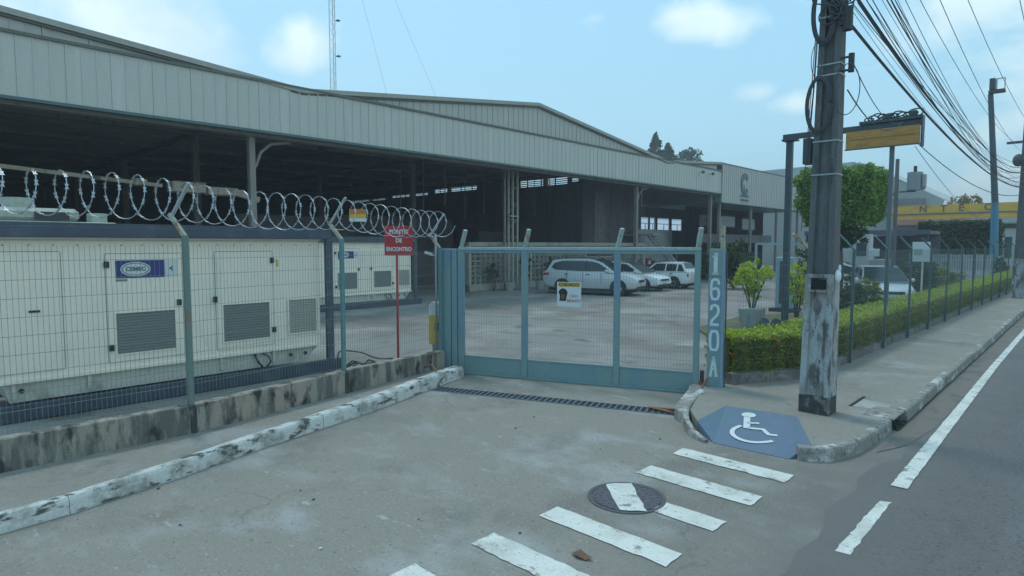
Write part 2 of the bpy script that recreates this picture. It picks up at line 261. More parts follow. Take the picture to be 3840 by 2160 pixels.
# ------------------------------------------------------------------ geometry helpers
class MB:
    """collects faces; build() links ONE mesh object"""
    def __init__(s): s.v = []; s.f = []
    def add(s, vs, fs):
        o = len(s.v); s.v += [tuple(x) for x in vs]; s.f += [tuple(i+o for i in f) for f in fs]; return s
    def box(s, x0, x1, y0, y1, z0, z1):
        return s.add([(x0,y0,z0),(x1,y0,z0),(x1,y1,z0),(x0,y1,z0),(x0,y0,z1),(x1,y0,z1),(x1,y1,z1),(x0,y1,z1)],
                     [(0,3,2,1),(4,5,6,7),(0,1,5,4),(1,2,6,5),(2,3,7,6),(3,0,4,7)])
    def beam(s, a, b, wx, wz, up=(0,0,1)):
        a = Vector(a); b = Vector(b); d = (b-a).normalized(); u = Vector(up)
        if abs(d.dot(u)) > .98: u = Vector((0,1,0))
        r = d.cross(u).normalized(); u = r.cross(d)
        p = []
        for c in (a, b):
            for i, j in ((-1,-1),(1,-1),(1,1),(-1,1)): p.append(c+r*wx/2*i+u*wz/2*j)
        return s.add(p, [(0,1,2,3),(7,6,5,4),(0,4,5,1),(1,5,6,2),(2,6,7,3),(3,7,4,0)])
    def tube(s, pts, r, n=6, cap=True, r2=None):
        pts = [Vector(p) for p in pts]; rings = []; prev = None
        for i, p in enumerate(pts):
            d = (pts[min(i+1, len(pts)-1)]-pts[max(i-1, 0)]).normalized()
            if prev is None:
                u = Vector((0,0,1)) if abs(d.z) < .9 else Vector((1,0,0)); x = d.cross(u).normalized()
            else: x = (prev-d*prev.dot(d)).normalized()
            prev = x; y = d.cross(x); rr = r if r2 is None else r+(r2-r)*i/(len(pts)-1)
            rings.append([p+x*math.cos(2*PI*k/n)*rr+y*math.sin(2*PI*k/n)*rr for k in range(n)])
        vs = [q for g in rings for q in g]; fs = []
        for i in range(len(rings)-1):
            for k in range(n): fs.append((i*n+k, i*n+(k+1)%n, (i+1)*n+(k+1)%n, (i+1)*n+k))
        if cap: fs.append(tuple(range(n))[::-1]); fs.append(tuple((len(rings)-1)*n+k for k in range(n)))
        return s.add(vs, fs)
    def prism(s, poly, z0, z1, bottom=True):
        """poly: xy outline; z1 may be a list of heights"""
        n = len(poly); zt = z1 if isinstance(z1, (list, tuple)) else [z1]*n; zb = z0 if isinstance(z0, (list, tuple)) else [z0]*n
        vs = [(x, y, zb[i]) for i, (x, y) in enumerate(poly)]+[(x, y, zt[i]) for i, (x, y) in enumerate(poly)]
        tri = tessellate_polygon([[Vector((x, y, 0)) for x, y in poly]])
        fs = [tuple(i+n for i in t) for t in tri]+([tuple(reversed(t)) for t in tri] if bottom else [])
        fs += [(i, (i+1) % n, (i+1) % n+n, i+n) for i in range(n)]
        return s.add(vs, fs)
    def sheet(s, poly, z):
        tri = tessellate_polygon([[Vector((x, y, 0)) for x, y in poly]]); return s.add([(x, y, z) for x, y in poly], [tuple(t) for t in tri])
    def extr(s, poly3, vec):
        """planar 3D outline thickened along vec"""
        n = len(poly3); p = [Vector(q) for q in poly3]; v = Vector(vec)
        tri = tessellate_polygon([p]); fs = [tuple(t) for t in tri]+[tuple(i+n for i in reversed(t)) for t in tri]
        fs += [(i, (i+1) % n, (i+1) % n+n, i+n) for i in range(n)]
        return s.add(p+[q+v for q in p], fs)
    def disc(s, c, r, axis, th, n=20):
        c = Vector(c); a = Vector(axis).normalized(); return s.tube([c-a*th/2, c+a*th/2], r, n)
    def ball(s, c, rx, ry, rz, n=10, m=7):
        vs = []; fs = []
        for i in range(m+1):
            t = PI*i/m
            for k in range(n): vs.append((c[0]+rx*math.sin(t)*math.cos(2*PI*k/n), c[1]+ry*math.sin(t)*math.sin(2*PI*k/n), c[2]+rz*math.cos(t)))
        for i in range(m):
            for k in range(n): fs.append((i*n+k, (i+1)*n+k, (i+1)*n+(k+1) % n, i*n+(k+1) % n))
        return s.add(vs, fs)
    def xf(s, mat):
        s.v = [tuple(mat @ Vector(q)) for q in s.v]; return s
ORG = {}
def meshobj(name, mb, mat, org, smooth=False, bevel=0.0):
    me = bpy.data.meshes.new(name)
    me.from_pydata([(x-org[0], y-org[1], z-org[2]) for x, y, z in mb.v], [], mb.f)
    bm = bmesh.new(); bm.from_mesh(me); bmesh.ops.recalc_face_normals(bm, faces=bm.faces)
    if bevel: bmesh.ops.bevel(bm, geom=[e for e in bm.edges if e.is_manifold and e.calc_face_angle(0) > .5], offset=bevel, segments=1, affect='EDGES')
    bm.to_mesh(me); bm.free(); me.materials.append(mat)
    if smooth: me.polygons.foreach_set('use_smooth', [True]*len(me.polygons))
    o = bpy.data.objects.new(name, me); COL.objects.link(o); return o
def thing(name, label, cat, loc=(0, 0, 0), group=None):
    o = bpy.data.objects.new(name, None); COL.objects.link(o); o.location = loc; o.empty_display_size = .2
    o['label'] = label; o['category'] = cat
    if group: o['group'] = group
    ORG[o.name] = tuple(loc); return o
def part(name, mb, mat, par, smooth=False, kind=None, label=None, bevel=0.0):
    og = ORG[par.name]; o = meshobj(name, mb, mat, og, smooth, bevel); o.parent = par; ORG[o.name] = og
    if kind: o['kind'] = kind
    if label: o['label'] = label
    return o
def solo(name, mb, mat, label, cat, loc=(0, 0, 0), group=None, smooth=False, bevel=0.0):
    o = meshobj(name, mb, mat, loc, smooth, bevel); o.location = loc; o['label'] = label; o['category'] = cat
    if group: o['group'] = group
    ORG[o.name] = tuple(loc); return o
def struct(name, mb, mat, smooth=False, kind='structure'):
    o = meshobj(name, mb, mat, (0, 0, 0), smooth); o['kind'] = kind; ORG[o.name] = (0, 0, 0); return o
def inst(src, par, loc, name=None, rotz=0.0):
    """a part that shares the mesh of src, placed by its own offset"""
    o = src.copy(); COL.objects.link(o); o.parent = par; o.location = loc; o.rotation_euler = (0, 0, rotz); ORG[o.name] = ORG[par.name]; return o
def copy_tree(o, parent=None):
    c = o.copy(); COL.objects.link(c); c.parent = parent; ORG[c.name] = ORG.get(o.name, (0, 0, 0))
    for ch in list(o.children): copy_tree(ch, c)
    return c
def text(name, body, size, mtx, mat, par=None, ext=.004, bold=.0, sx=1.0):
    cu = bpy.data.curves.new(name, 'FONT'); cu.body = body; cu.size = size; cu.extrude = ext; cu.align_x = 'CENTER'; cu.align_y = 'CENTER'; cu.offset = bold; cu.resolution_u = 3
    t = bpy.data.objects.new(name, cu); COL.objects.link(t); bpy.context.view_layer.update()
    me = bpy.data.meshes.new_from_object(t.evaluated_get(bpy.context.evaluated_depsgraph_get())); bpy.data.objects.remove(t)
    og = ORG[par.name] if par else (0, 0, 0)
    me.transform(Matrix.Translation(-Vector(og)) @ mtx @ Matrix.Diagonal((sx, 1, 1, 1))); me.materials.clear(); me.materials.append(mat)
    o = bpy.data.objects.new(name, me); COL.objects.link(o); o.parent = par; ORG[o.name] = og; return o
def face_mtx(c, right, up):
    r = Vector(right).normalized(); u = Vector(up).normalized(); n = r.cross(u)
    return Matrix(((r.x, u.x, n.x, c[0]), (r.y, u.y, n.y, c[1]), (r.z, u.z, n.z, c[2]), (0, 0, 0, 1)))
def leaves(P, size, asp=.55, tilt=1.0, jit=.35, name='leaves'):
    """P: n x 3 leaf centres -> one mesh of loose rhombic leaves"""
    n = len(P); s = size*(1+RNG.uniform(-jit, jit, n))[:, None]
    a = RNG.normal(size=(n, 3)); a[:, 2] *= tilt; a /= np.linalg.norm(a, axis=1)[:, None]
    b = np.cross(a, RNG.normal(size=(n, 3))); b /= np.linalg.norm(b, axis=1)[:, None]
    V = np.stack([P-a*s/2, P+b*s*asp/2, P+a*s/2, P-b*s*asp/2], 1).reshape(-1, 3)
    me = bpy.data.meshes.new(name); me.vertices.add(4*n); me.vertices.foreach_set('co', V.astype(np.float32).ravel())
    me.loops.add(4*n); me.loops.foreach_set('vertex_index', np.arange(4*n, dtype=np.int32))
    me.polygons.add(n); me.polygons.foreach_set('loop_start', np.arange(0, 4*n, 4, dtype=np.int32)); me.polygons.foreach_set('loop_total', np.full(n, 4, dtype=np.int32))
    me.update(calc_edges=True); return me
def foliage(name, P, size, mat, par, **k):
    og = ORG[par.name]; me = leaves(np.asarray(P)-np.array(og), size, name=name, **k); me.materials.append(mat)
    o = bpy.data.objects.new(name, me); COL.objects.link(o); o.parent = par; ORG[o.name] = og; return o
def blobpts(c, rad, n, shell=.55):
    d = RNG.normal(size=(n, 3)); d /= np.linalg.norm(d, axis=1)[:, None]; r = RNG.uniform(shell, 1.0, n)[:, None]
    return np.array(c)+d*r*np.array(rad)
def clumps(c, rad, k, per, cr, seed=None):
    C = blobpts(c, rad, k, .35); return np.concatenate([blobpts(q, (cr*RNG.uniform(.6, 1.2),)*3, per, .3) for q in C])
def stroke(pts, wdt, z=None):
    """flat ribbon outline (quads) along 2D pts -> list of quads with mitred joints"""
    P = [Vector(p) for p in pts]; L_ = []; R_ = []
    for i, p in enumerate(P):
        d1 = (P[i]-P[i-1]).normalized() if i else None; d2 = (P[i+1]-P[i]).normalized() if i < len(P)-1 else None
        d = (d1+d2).normalized() if d1 and d2 else (d1 or d2); nrm = Vector((-d.y, d.x)); k = 1/max(.5, nrm.dot(Vector((-(d1 or d2).y, (d1 or d2).x))))
        L_.append(p+nrm*wdt/2*k); R_.append(p-nrm*wdt/2*k)
    return L_, R_
def smooth_path(pts, step):
    """Catmull-Rom resample"""
    P = [Vector(p) for p in pts]; out = []
    for i in range(len(P)-1):
        p0 = P[max(i-1, 0)]; p1 = P[i]; p2 = P[i+1]; p3 = P[min(i+2, len(P)-1)]; n = max(2, int((p2-p1).length/.08))
        for k in range(n):
            t = k/n; out.append(.5*((2*p1)+(-p0+p2)*t+(2*p0-5*p1+4*p2-p3)*t*t+(-p0+3*p1-3*p2+p3)*t**3))
    out.append(P[-1]); res = [out[0]]; acc = 0
    for a, b in zip(out, out[1:]):
        acc += (b-a).length
        if acc >= step: res.append(b); acc = 0
    if (res[-1]-out[-1]).length > step*.3: res.append(out[-1])
    else: res[-1] = out[-1]
    return res

# ------------------------------------------------------------------ ground, roads and pavements
struct('ground', MB().sheet([(-1500, -1500), (1500, -1500), (1500, 1500), (-1500, 1500)], -.03), M('far ground', (.17, .18, .14), .95, fine=(.3, .3)))
struct('yard', MB().sheet([(-90, -30), (-3.6, -30), (-3.6, 130), (-90, 130)], -.008), m_yard)
# driveway concrete in front of the gate
struct('driveway', MB().sheet([(-9.3, -12), (-.8, -12), (-.8, 2), (-.8, 4), (-.8, 8), (-.8, 12), (-.8, 140), (-1.84, 140), (-1.84, 9.6), (-3.6, 10), (-4.7, 9.95), (-9.2, 8.1)], -.004), m_drive)
road = [(-1.50, -12), (-1.56, 2)]
yy = 2.0
while yy < 10: yy += .35; road.append((-1.62+random.uniform(-.06, .06)-(.10 if 6 < yy < 8 else 0), yy))
road += [(-1.78, 10.5), (-1.80, 60), (-1.6, 150), (-1.2, 400), (9, 400), (9, -12)]
struct('road', MB().sheet(road, 0.0), m_asph)
struct('far_pavement', MB().prism([(9, -12), (14, -12), (14, 400), (9, 400)], -.02, .14), m_walk)
g = MB()
g.sheet([(-1.84, 8.3), (-1.62, 8.9), (-1.52, 10), (-1.46, 14), (-1.5, 22), (-1.48, 34), (-1.8, 60)], .004)
struct('gutter_dirt', g, m_dust)
def stones(par, path, seg, wid, hgt, mat, inward, z0=-.01, gap=.012, round_=.035, name='kerb_stone', jitter=.006):
    """a run of separate kerb stones along path; inward = +1 left of travel, -1 right"""
    pts = smooth_path(path, seg); out = []
    nr = []
    for i, p in enumerate(pts):
        d = (pts[min(i+1, len(pts)-1)]-pts[max(i-1, 0)]).normalized(); nr.append(Vector((-d.y, d.x))*inward)
    for i in range(len(pts)-1):
        a, b = pts[i], pts[i+1]; d = (b-a).normalized(); a2 = a+d*gap/2; b2 = b-d*gap/2; dz = random.uniform(-jitter, jitter); s_ = random.uniform(-jitter, jitter)
        mb = MB(); secs = []
        for q, p, n in ((0, a2, nr[i]), (1, b2, nr[i+1])):
            ww = wid((i+q)/(len(pts)-1)); hh = (hgt((i+q)/(len(pts)-1)) if callable(hgt) else hgt)+dz
            prof = [(s_, z0), (s_+.01, hh-round_), (s_+.01+round_*.35, hh-round_*.3), (s_+.01+round_, hh), (ww-.01, hh), (ww, hh-.01), (ww, z0)]
            secs.append([(p.x+n.x*u, p.y+n.y*u, z) for u, z in prof])
        k = len(secs[0]); mb.add(secs[0]+secs[1], [tuple(range(k))[::-1], tuple(range(k, 2*k))]+[(j, (j+1) % k, (j+1) % k+k, j+k) for j in range(k)])
        out.append(part(name, mb, mat, par))
    return pts, nr, out
# left pavement between plinth wall and driveway
LK = [(-6.75, -6), (-6.74, -2), (-6.78, .70), (-7.05, 2.15), (-7.25, 2.85), (-7.46, 3.65), (-7.62, 4.35), (-7.90, 5.45), (-8.12, 6.10), (-8.41, 6.95), (-8.62, 7.75)]
lp = smooth_path(LK, .3)
lw = struct('left_pavement', MB().prism([(p.x-.08, p.y) for p in lp]+[(-9.2, 7.75), (-8.66, 5.25), (-8.22, 2.8), (-8.22, -6)], -.02, .118), m_walk)
stones(lw, LK, .98, lambda t: .10+.14*max(0, t-.55)/.45, lambda t: .132+.075*t, m_kerbW, 1, round_=.045, gap=.005)
# right pavement with the ramp cut into its corner
ISL = [(-4.72, 9.62), (-4.55, 9.25), (-4.30, 8.50), (-4.14, 8.06), (-3.94, 7.68), (-3.72, 7.43), (-3.48, 7.30)]
K2 = [(-2.42, 7.38), (-2.30, 7.40), (-2.12, 7.62), (-1.99, 8.06), (-1.93, 8.82), (-1.91, 9.45)]
K3 = [(-1.88, 10.12), (-1.87, 12), (-1.85, 18), (-1.86, 30), (-1.86, 60), (-1.7, 130)]
TL, TR, BL, BR = (-3.86, 8.60), (-2.91, 8.75), (-3.43, 7.31), (-2.52, 7.35); ML, MR = (-3.80, 7.60), (-2.36, 7.62)
def off(path, d):
    o = []
    for i, p in enumerate(path):
        a = Vector(path[max(i-1, 0)]); b = Vector(path[min(i+1, len(path)-1)]); n = (b-a).normalized(); o.append((p[0]-n.y*d, p[1]+n.x*d))
    return o
sw = [(-4.70, 9.90)]+ISL[1:4]+[ML, TL, TR, MR]+off(K2, .05)[1:]+[(-1.98, 9.47), (-2.28, 9.47), (-2.28, 10.10), (-1.98, 10.10)]+off(K3, .05)[1:]+[(-3.0, 130), (-3.0, 60), (-3.10, 39.4), (-3.56, 12.75), (-3.66, 11.35), (-4.36, 10.02)]
rw = struct('right_pavement', MB().prism(sw, -.02, [.15]*len(sw)), m_walk)
stones(rw, ISL, .24, lambda t: .22 if t < .7 else .09, lambda t: (.156+.01*(1-t))*(1 if t < .78 else max(.2, 1-(t-.78)*3.4)), m_kerbG, -1, round_=.03, gap=.002, jitter=.002)
stones(rw, K2, .24, lambda t: .13, lambda t: .155, m_kerbG, 1, round_=.035, gap=.003, jitter=.002)
stones(rw, K3, 1.0, lambda t: .13, .155, m_kerbG, 1, round_=.03) if False else None
pts = [Vector((-1.87, 10.12+k*1.0)) for k in range(56)]
stones(rw, [tuple(p) for p in pts], 1.0, lambda t: .13, .155, m_kerbG, 1, round_=.03)
# storm inlet under the kerb: slab over a recess coloured black for its shade
inl = thing('storm_inlet', 'dark storm drain mouth cut under the kerb right of the concrete pole', 'drain', (-1.93, 9.8, 0))
part('pit', MB().box(-2.279, -1.86, 9.50, 10.08, -.001, .003).box(-2.279, -2.26, 9.50, 10.08, .003, .13), m_hole, inl)
part('cover_slab', MB().box(-2.275, -1.90, 9.475, 10.095, .132, .159), m_kerbG, inl, bevel=.008)
part('cheek', MB().box(-2.27, -1.93, 9.475, 9.499, -.01, .131), m_kerbG, inl); part('cheek', MB().box(-2.27, -1.93, 10.081, 10.097, -.01, .131), m_kerbG, inl)
foli = thing('weed_tuft', 'green weeds hanging from the storm drain mouth', 'plant', (-1.85, 9.78, 0))
foliage('leaf_tuft', np.array([(-1.87+RNG.normal()*.03, 9.62+RNG.normal()*.10, abs(RNG.normal())*.035+.01) for _ in range(45)]), .04, f_dark, foli)
# ramp
rp = thing('kerb_ramp', 'blue painted kerb ramp with white wheelchair symbol', 'ramp', (-3.2, 7.9, 0))
z1 = .152
part('slope', MB().add([(*TL, z1), (*TR, z1), (*BR, .003), (*BL, .003), (*TL, -.02), (*TR, -.02), (*BR, -.02), (*BL, -.02)], [(3, 2, 1, 0), (4, 5, 6, 7), (0, 1, 5, 4), (1, 2, 6, 5), (2, 3, 7, 6), (3, 0, 4, 7)]), m_blue, rp)
part('flare', MB().add([(*TL, z1), (*BL, .003), (*ML, z1), (*TL, -.02), (*BL, -.02), (*ML, -.02)], [(0, 2, 1), (3, 4, 5), (0, 1, 4, 3), (1, 2, 5, 4), (2, 0, 3, 5)]), m_blue, rp)
part('flare', MB().add([(*TR, z1), (*MR, z1), (*BR, .003), (*TR, -.02), (*MR, -.02), (*BR, -.02)], [(0, 2, 1), (3, 4, 5), (0, 1, 4, 3), (1, 2, 5, 4), (2, 0, 3, 5)]), m_blue, rp)
A_ = Vector((*TL, z1)); n_ = (Vector((*BR, .003))-A_).cross(Vector((*TR, z1))-A_).normalized(); n_ = n_ if n_.z > 0 else -n_
def onramp(x, y): return (x, y, A_.z-(n_.x*(x-A_.x)+n_.y*(y-A_.y))/n_.z+.005)
sy = MB()
def rib(pts, wd):
    l, r = stroke(pts, wd)
    for i in range(len(l)-1): sy.add([onramp(*l[i]), onramp(*r[i]), onramp(*r[i+1]), onramp(*l[i+1])], [(0, 1, 2, 3)])
hc = (-3.445, 8.425); sy.add([onramp(hc[0]+.095*math.cos(a)*1, hc[1]+.095*math.sin(a)) for a in [2*PI*k/18 for k in range(18)]], [tuple(range(18))])
rib([(-3.44, 8.36), (-3.275, 7.955)], .085); rib([(-3.35, 8.13), (-3.21, 8.21)], .05)
rib([(-3.27, 7.97), (-3.09, 8.035), (-2.97, 7.91), (-2.87, 7.94)], .055)
rib([tuple(p) for p in smooth_path([(-3.37, 8.00), (-3.40, 7.86), (-3.375, 7.73), (-3.30, 7.625), (-3.18, 7.56), (-3.06, 7.56), (-2.95, 7.62), (-2.85, 7.74)], .05)], .06)
part('wheelchair_symbol', sy, m_blueW, rp)

# ------------------------------------------------------------------ painted markings
def worn(poly, n=14, amp=.0045):
    o = []
    for i in range(len(poly)):
        a = Vector(poly[i]); b = Vector(poly[(i+1) % len(poly)]); k = max(2, int((b-a).length/.07))
        for j in range(k):
            p = a+(b-a)*j/k; o.append((p.x+random.gauss(0, amp), p.y+random.gauss(0, amp)))
    return o
cw = struct('crosswalk', MB().sheet([(-3.5, 6.60), (-3.49, 6.60), (-3.49, 6.61)], .0005), m_white)
bars = [(6.58, 6.86, -3.60, -2.29), (5.75, 6.05, -3.58, -2.31), (5.0, 5.27, -2.95, -2.33), (4.19, 4.46, -3.64, -2.33), (3.39, 3.67, -3.70, -2.36), (2.59, 2.87, -3.78, -2.42), (1.80, 2.08, -3.8, -2.45), (1.0, 1.28, -3.8, -2.45)]
for y0, y1, x0, x1 in bars:
    part('painted_bar', MB().sheet(worn([(x0, y0), (x1, y0), (x1, y1), (x0, y1)]), .004), m_white, cw)
struct('edge_line', MB().sheet(worn([(-1.40, -5), (-1.26, -5), (-1.26, -2), (-1.40, -2)]), .004).sheet(worn([(-1.46, 7.25), (-1.31, 7.25), (-1.40, 16), (-1.40, 60), (-1.52, 60), (-1.52, 16)], amp=.0025), .009), m_white)
struct('lane_dash', MB().sheet(worn([(-1.455, 5.37), (-1.345, 5.37), (-1.35, 6.78), (-1.445, 6.74)], amp=.004), .004).sheet(worn([(-1.45, 2.3), (-1.34, 2.3), (-1.34, 3.7), (-1.45, 3.7)]), .004), m_white)
# manhole cover turned in its frame, so its painted stripe no longer lines up
mh = thing('manhole_cover', 'round iron manhole cover with a misaligned white painted stripe', 'manhole cover', (-3.29, 5.11, 0))
d = MB().disc((-3.29, 5.11, 0.001), .335, (0, 0, 1), .012, 40); part('cover', d, m_iron, mh)
rg = MB()
for k in range(48):
    a0, a1 = 2*PI*k/48, 2*PI*(k+1)/48; q = []
    for a in (a0, a1):
        for rr in (.345, .385): q.append((-3.29+rr*math.cos(a), 5.11+rr*math.sin(a)))
    rg.prism([q[0], q[1], q[3], q[2]], -.005, .005)
part('ring', rg, m_iron, mh)
st = MB()
for rr in (.17, .25, .31):
    for k in range(int(rr*90)):
        a = 2*PI*k/int(rr*90); cx, cy = -3.29+rr*math.cos(a), 5.11+rr*math.sin(a); c_, s_ = math.cos(a), math.sin(a)
        st.prism([(cx-.012*c_+.012*s_, cy-.012*s_-.012*c_), (cx+.012*c_+.012*s_, cy+.012*s_-.012*c_), (cx+.012*c_-.012*s_, cy+.012*s_+.012*c_), (cx-.012*c_-.012*s_, cy-.012*s_+.012*c_)], .006, .0105)
part('stud_pattern', st, m_iron, mh)
part('painted_stripe', MB().sheet(worn([(-3.625, 5.24), (-3.44, 5.43), (-2.965, 4.955), (-3.16, 4.79)], amp=.006), .0115), m_white, mh)
# trench drain with grate bars in front of the gate
A0 = Vector((-8.30, 6.78)); B0 = Vector((-4.20, 8.36)); dv = (B0-A0).normalized(); nv = Vector((-dv.y, dv.x)); LT = (B0-A0).length
td = thing('trench_drain', 'long steel grated drain across the driveway before the gate', 'drain', ((A0.x+B0.x)/2, (A0.y+B0.y)/2, 0))
def q2(s_, t_): p = A0+dv*s_+nv*t_; return (p.x, p.y)
part('channel', MB().sheet([q2(0, -.13), q2(LT, -.13), q2(LT, .13), q2(0, .13)], -.002), m_hole, td)  # flat sheet, coloured black as the shade below the grate
part('frame', MB().prism([q2(0, -.15), q2(LT, -.15), q2(LT, -.13), q2(0, -.13)], -.003, .006).prism([q2(0, .13), q2(LT, .13), q2(LT, .15), q2(0, .15)], -.003, .006), m_grate, td)
n = int(LT/.095); gb = None
for k in range(n):
    s0 = (k+.5)*LT/n
    if gb is None: gb = part('grate_bar', MB().prism([q2(s0-.013, -.128), q2(s0+.013, -.128), q2(s0+.013, .128), q2(s0-.013, .128)], 0.0, .006), m_grate, td); g0 = s0
    else: v = dv*(s0-g0); inst(gb, td, (v.x, v.y, random.uniform(-.001, .001)))
solo('hose_piece', MB().tube([(-9.0, 7.10, .24), (-8.80, 7.12, .30), (-8.62, 7.05, .24), (-8.45, 6.98, .08), (-8.35, 6.90, .02)], .018, 7), m_rust, 'rusty red hose piece hanging over the whitewashed kerb end', 'hose', (-8.6, 7, 0), smooth=True)
solo('drain_rope', MB().tube([(-4.64, 9.62, .28), (-4.68, 9.45, .12), (-4.66, 9.2, .05), (-4.52, 8.9, .035), (-4.40, 8.6, .03), (-4.42, 8.35, .03), (-4.62, 8.25, .03), (-4.85, 8.14, .03), (-4.60, 8.15, .03), (-4.40, 8.12, .03)], .022, 7), m_rust, 'brown frayed rope lying from gate lock down to the drain end', 'rope', (-4.5, 8.9, 0), smooth=True)
solo('kerb_end_lump', MB().ball((-4.50, 9.08, .14), .075, .11, .075), m_kerbW, 'white rounded mortar lump at the pavement corner by the gate', 'mortar lump', (-4.5, 9.08, 0), smooth=True)
dl = thing('dry_leaf', 'curled brown dry leaf on concrete between two crosswalk bars', 'leaf', (-2.9, 3.85, 0))
part('blade', MB().add([(-2.99, 3.84, .006), (-2.94, 3.90, .035), (-2.87, 3.90, .012), (-2.80, 3.87, .03), (-2.84, 3.83, .006), (-2.92, 3.81, .028), (-2.90, 3.86, .004)], [(0, 1, 6), (1, 2, 6), (2, 3, 6), (3, 4, 6), (4, 5, 6), (5, 0, 6)]), m_dryleaf, dl)
deb = MB()
for k in range(26):
    x = random.uniform(-7.0, -2); y = random.uniform(1.2, 8); rr = random.uniform(.004, .016); deb.ball((x, y, rr*.3), rr, rr*1.4, rr*.6, 5, 3)
struct('litter_specks', deb, M('litter', (.13, .10, .08), .9, layers=[((.6, .62, .6), 1.5, .60, .61, (1, 1, 1), 1)], fine=None), kind='stuff')
solo('expansion_strip', MB().prism([(-2.62, 9.50), (-2.56, 9.48), (-2.50, 10.60), (-2.545, 10.62)], .14, .156), m_hole, 'dark broken joint in the pavement right of the pole', 'pavement joint', (-2.55, 10, .15)) if False else None
ut = thing('utility_cover', 'small broken utility cover sunk in pavement right of the pole', 'cover', (-2.3, 10.2, .15))
part('lid', MB().prism([(-2.50, 9.86), (-2.10, 9.88), (-2.10, 10.32), (-2.50, 10.40)], .14, .156), m_cement, ut, bevel=.004)
part('gap', MB().prism([(-2.56, 9.84), (-2.515, 9.84), (-2.515, 10.62), (-2.56, 10.64)], .14, .153), m_hole, ut)

# ------------------------------------------------------------------ plinth wall and razor topped fence on the left
WP = [Vector((-8.22, -5.8)), Vector((-8.22, 2.79)), Vector((-8.67, 5.26)), Vector((-9.20, 7.78))]
pw = thing('plinth_wall', 'low mould-stained concrete plinth wall under the razor wire fence', 'wall', (-8.4, 2, 0))
def wallseg(a, b, t, z0, z1a, z1b, ins=0.0):
    d = (b-a).normalized(); n = Vector((-d.y, d.x)); a = a+d*ins; b = b-d*ins
    return MB().prism([tuple(a), tuple(b), tuple(b+n*t), tuple(a+n*t)], z0, [z1a, z1b, z1b, z1a])
for a, b, za, zb in ((WP[0], Vector((-8.22, -1.4)), .47, .47), (Vector((-8.22, -1.4)), WP[1], .47, .475), (WP[1], WP[2], .475, .48), (WP[2], WP[3], .49, .44)):
    part('concrete_panel', wallseg(a, b, .16, -.02, za, zb, .012), m_wall, pw, bevel=.008)
for p, h in ((Vector((-8.22, -1.4)), .46), (WP[1], .465), (WP[2], .47)):
    part('pilaster', MB().box(p.x-.10, p.x+.012, p.y-.035, p.y+.035, 0, h-.02), m_poleB, pw)
lf = thing('razor_fence', 'welded mesh fence with a razor wire coil beside the generators', 'fence', (-8.4, 2, .45))
def meshpanel(a, b, z0, z1, dx=.05, dz=.2, r=.0017, name='mesh_panel', par=None, bend=0.0, mat=m_wire):
    a = Vector(a); b = Vector(b); d = (b-a); Ln = d.length; d = d.normalized(); mb = MB(); n = int(Ln/dx)
    nn = Vector((-d.y, d.x))
    for k in range(1, n): p = a+d*Ln*k/n; mb.beam((p.x, p.y, z0), (p.x, p.y, z1), r*2, r*2)
    k = 0; z = z0+.03
    while z < z1: mb.beam((a.x, a.y, z), (b.x, b.y, z), r*2.6, r*2.6); z += dz
    o = part(name, mb, mat, par, kind='stuff'); return o
def fpost(p, z0, z1, w_, mat, par):
    return part('post', MB().box(p.x-w_/2, p.x+w_/2, p.y-w_/2, p.y+w_/2, z0, z1), mat, par, bevel=.004)
FP = [Vector((-8.30, -5.2)), Vector((-8.30, -2.4)), Vector((-8.30, .12)), Vector((-8.30, 2.79)), Vector((-8.745, 5.26)), Vector((-9.27, 7.72))]
FP[2] = Vector((-8.30, -.3))
for i, (p, zt) in enumerate(zip(FP, (2.6, 2.6, 2.6, 2.62, 2.6, 2.45))):
    fpost(p, .4, zt, .065 if i < 4 else .06, m_post if i < 4 else m_postB, lf)
    tip = Vector((p.x-.22, p.y-.10, zt+.27)); part('arm', MB().beam((p.x, p.y, zt-.01), tip, .045, .045), m_armY, lf)
    part('cradle_arm', MB().beam(tip+Vector((.02, .02, -.03)), tip+Vector((.30, .14, .38)), .045, .02), m_razor, lf)
for a, b in zip(FP, FP[1:]): meshpanel(a, b, .50, 2.50 if a.y < 5 else 2.40, par=lf)
# continuous helix of razor tape with barbs
rz = MB(); cpath = []
def coil_c(t):
    y = -5+t*12.95
    if y < 2.79: x = -8.30
    elif y < 5.26: x = -8.30-.445*(y-2.79)/2.47
    else: x = -8.745-.525*(y-5.26)/2.46
    return Vector((x-.09, y, 3.09-.20*max(0, y-1)/7-.02*math.sin(y*2.1)))
turns = 50; pts = []; N_ = turns*22
for k in range(N_+1):
    t = k/N_; c = coil_c(t); a = 2*PI*turns*t+.35*math.sin(t*60); r_ = .255+.012*math.sin(t*37)
    lean = .065*math.cos(a)
    pts.append(Vector((c.x+r_*math.cos(a), c.y+lean, c.z+r_*math.sin(a))))
rz.tube(pts, .0056, 4)
part('razor_coil', rz, m_razor, lf, kind='stuff')
bb = MB()
for k in range(0, len(pts)-1, 2):
    p = pts[k]; d = (pts[k+1]-p).normalized(); u = Vector((0, 1, 0)).cross(d).normalized(); s2 = d.cross(u)
    for sg in (-1, 1):
        bb.add([p-d*.024, p+s2*.021*sg-d*.036, p+d*.024, p+s2*.021*sg+d*.036], [(0, 1, 2), (0, 2, 3)])
part('barbs', bb, m_razor, lf, kind='stuff')
ws = thing('coil_warning_plate', 'small orange, yellow and white warning plate hung on the razor coil', 'sign', (-8.95, 5.9, 2.95))
c0 = Vector((-8.72, 5.55, 2.98)); rt = Vector((.62, .78, 0)).normalized()*1.0; up = Vector((0, 0, 1))
fv = Vector((rt.y, -rt.x, 0))
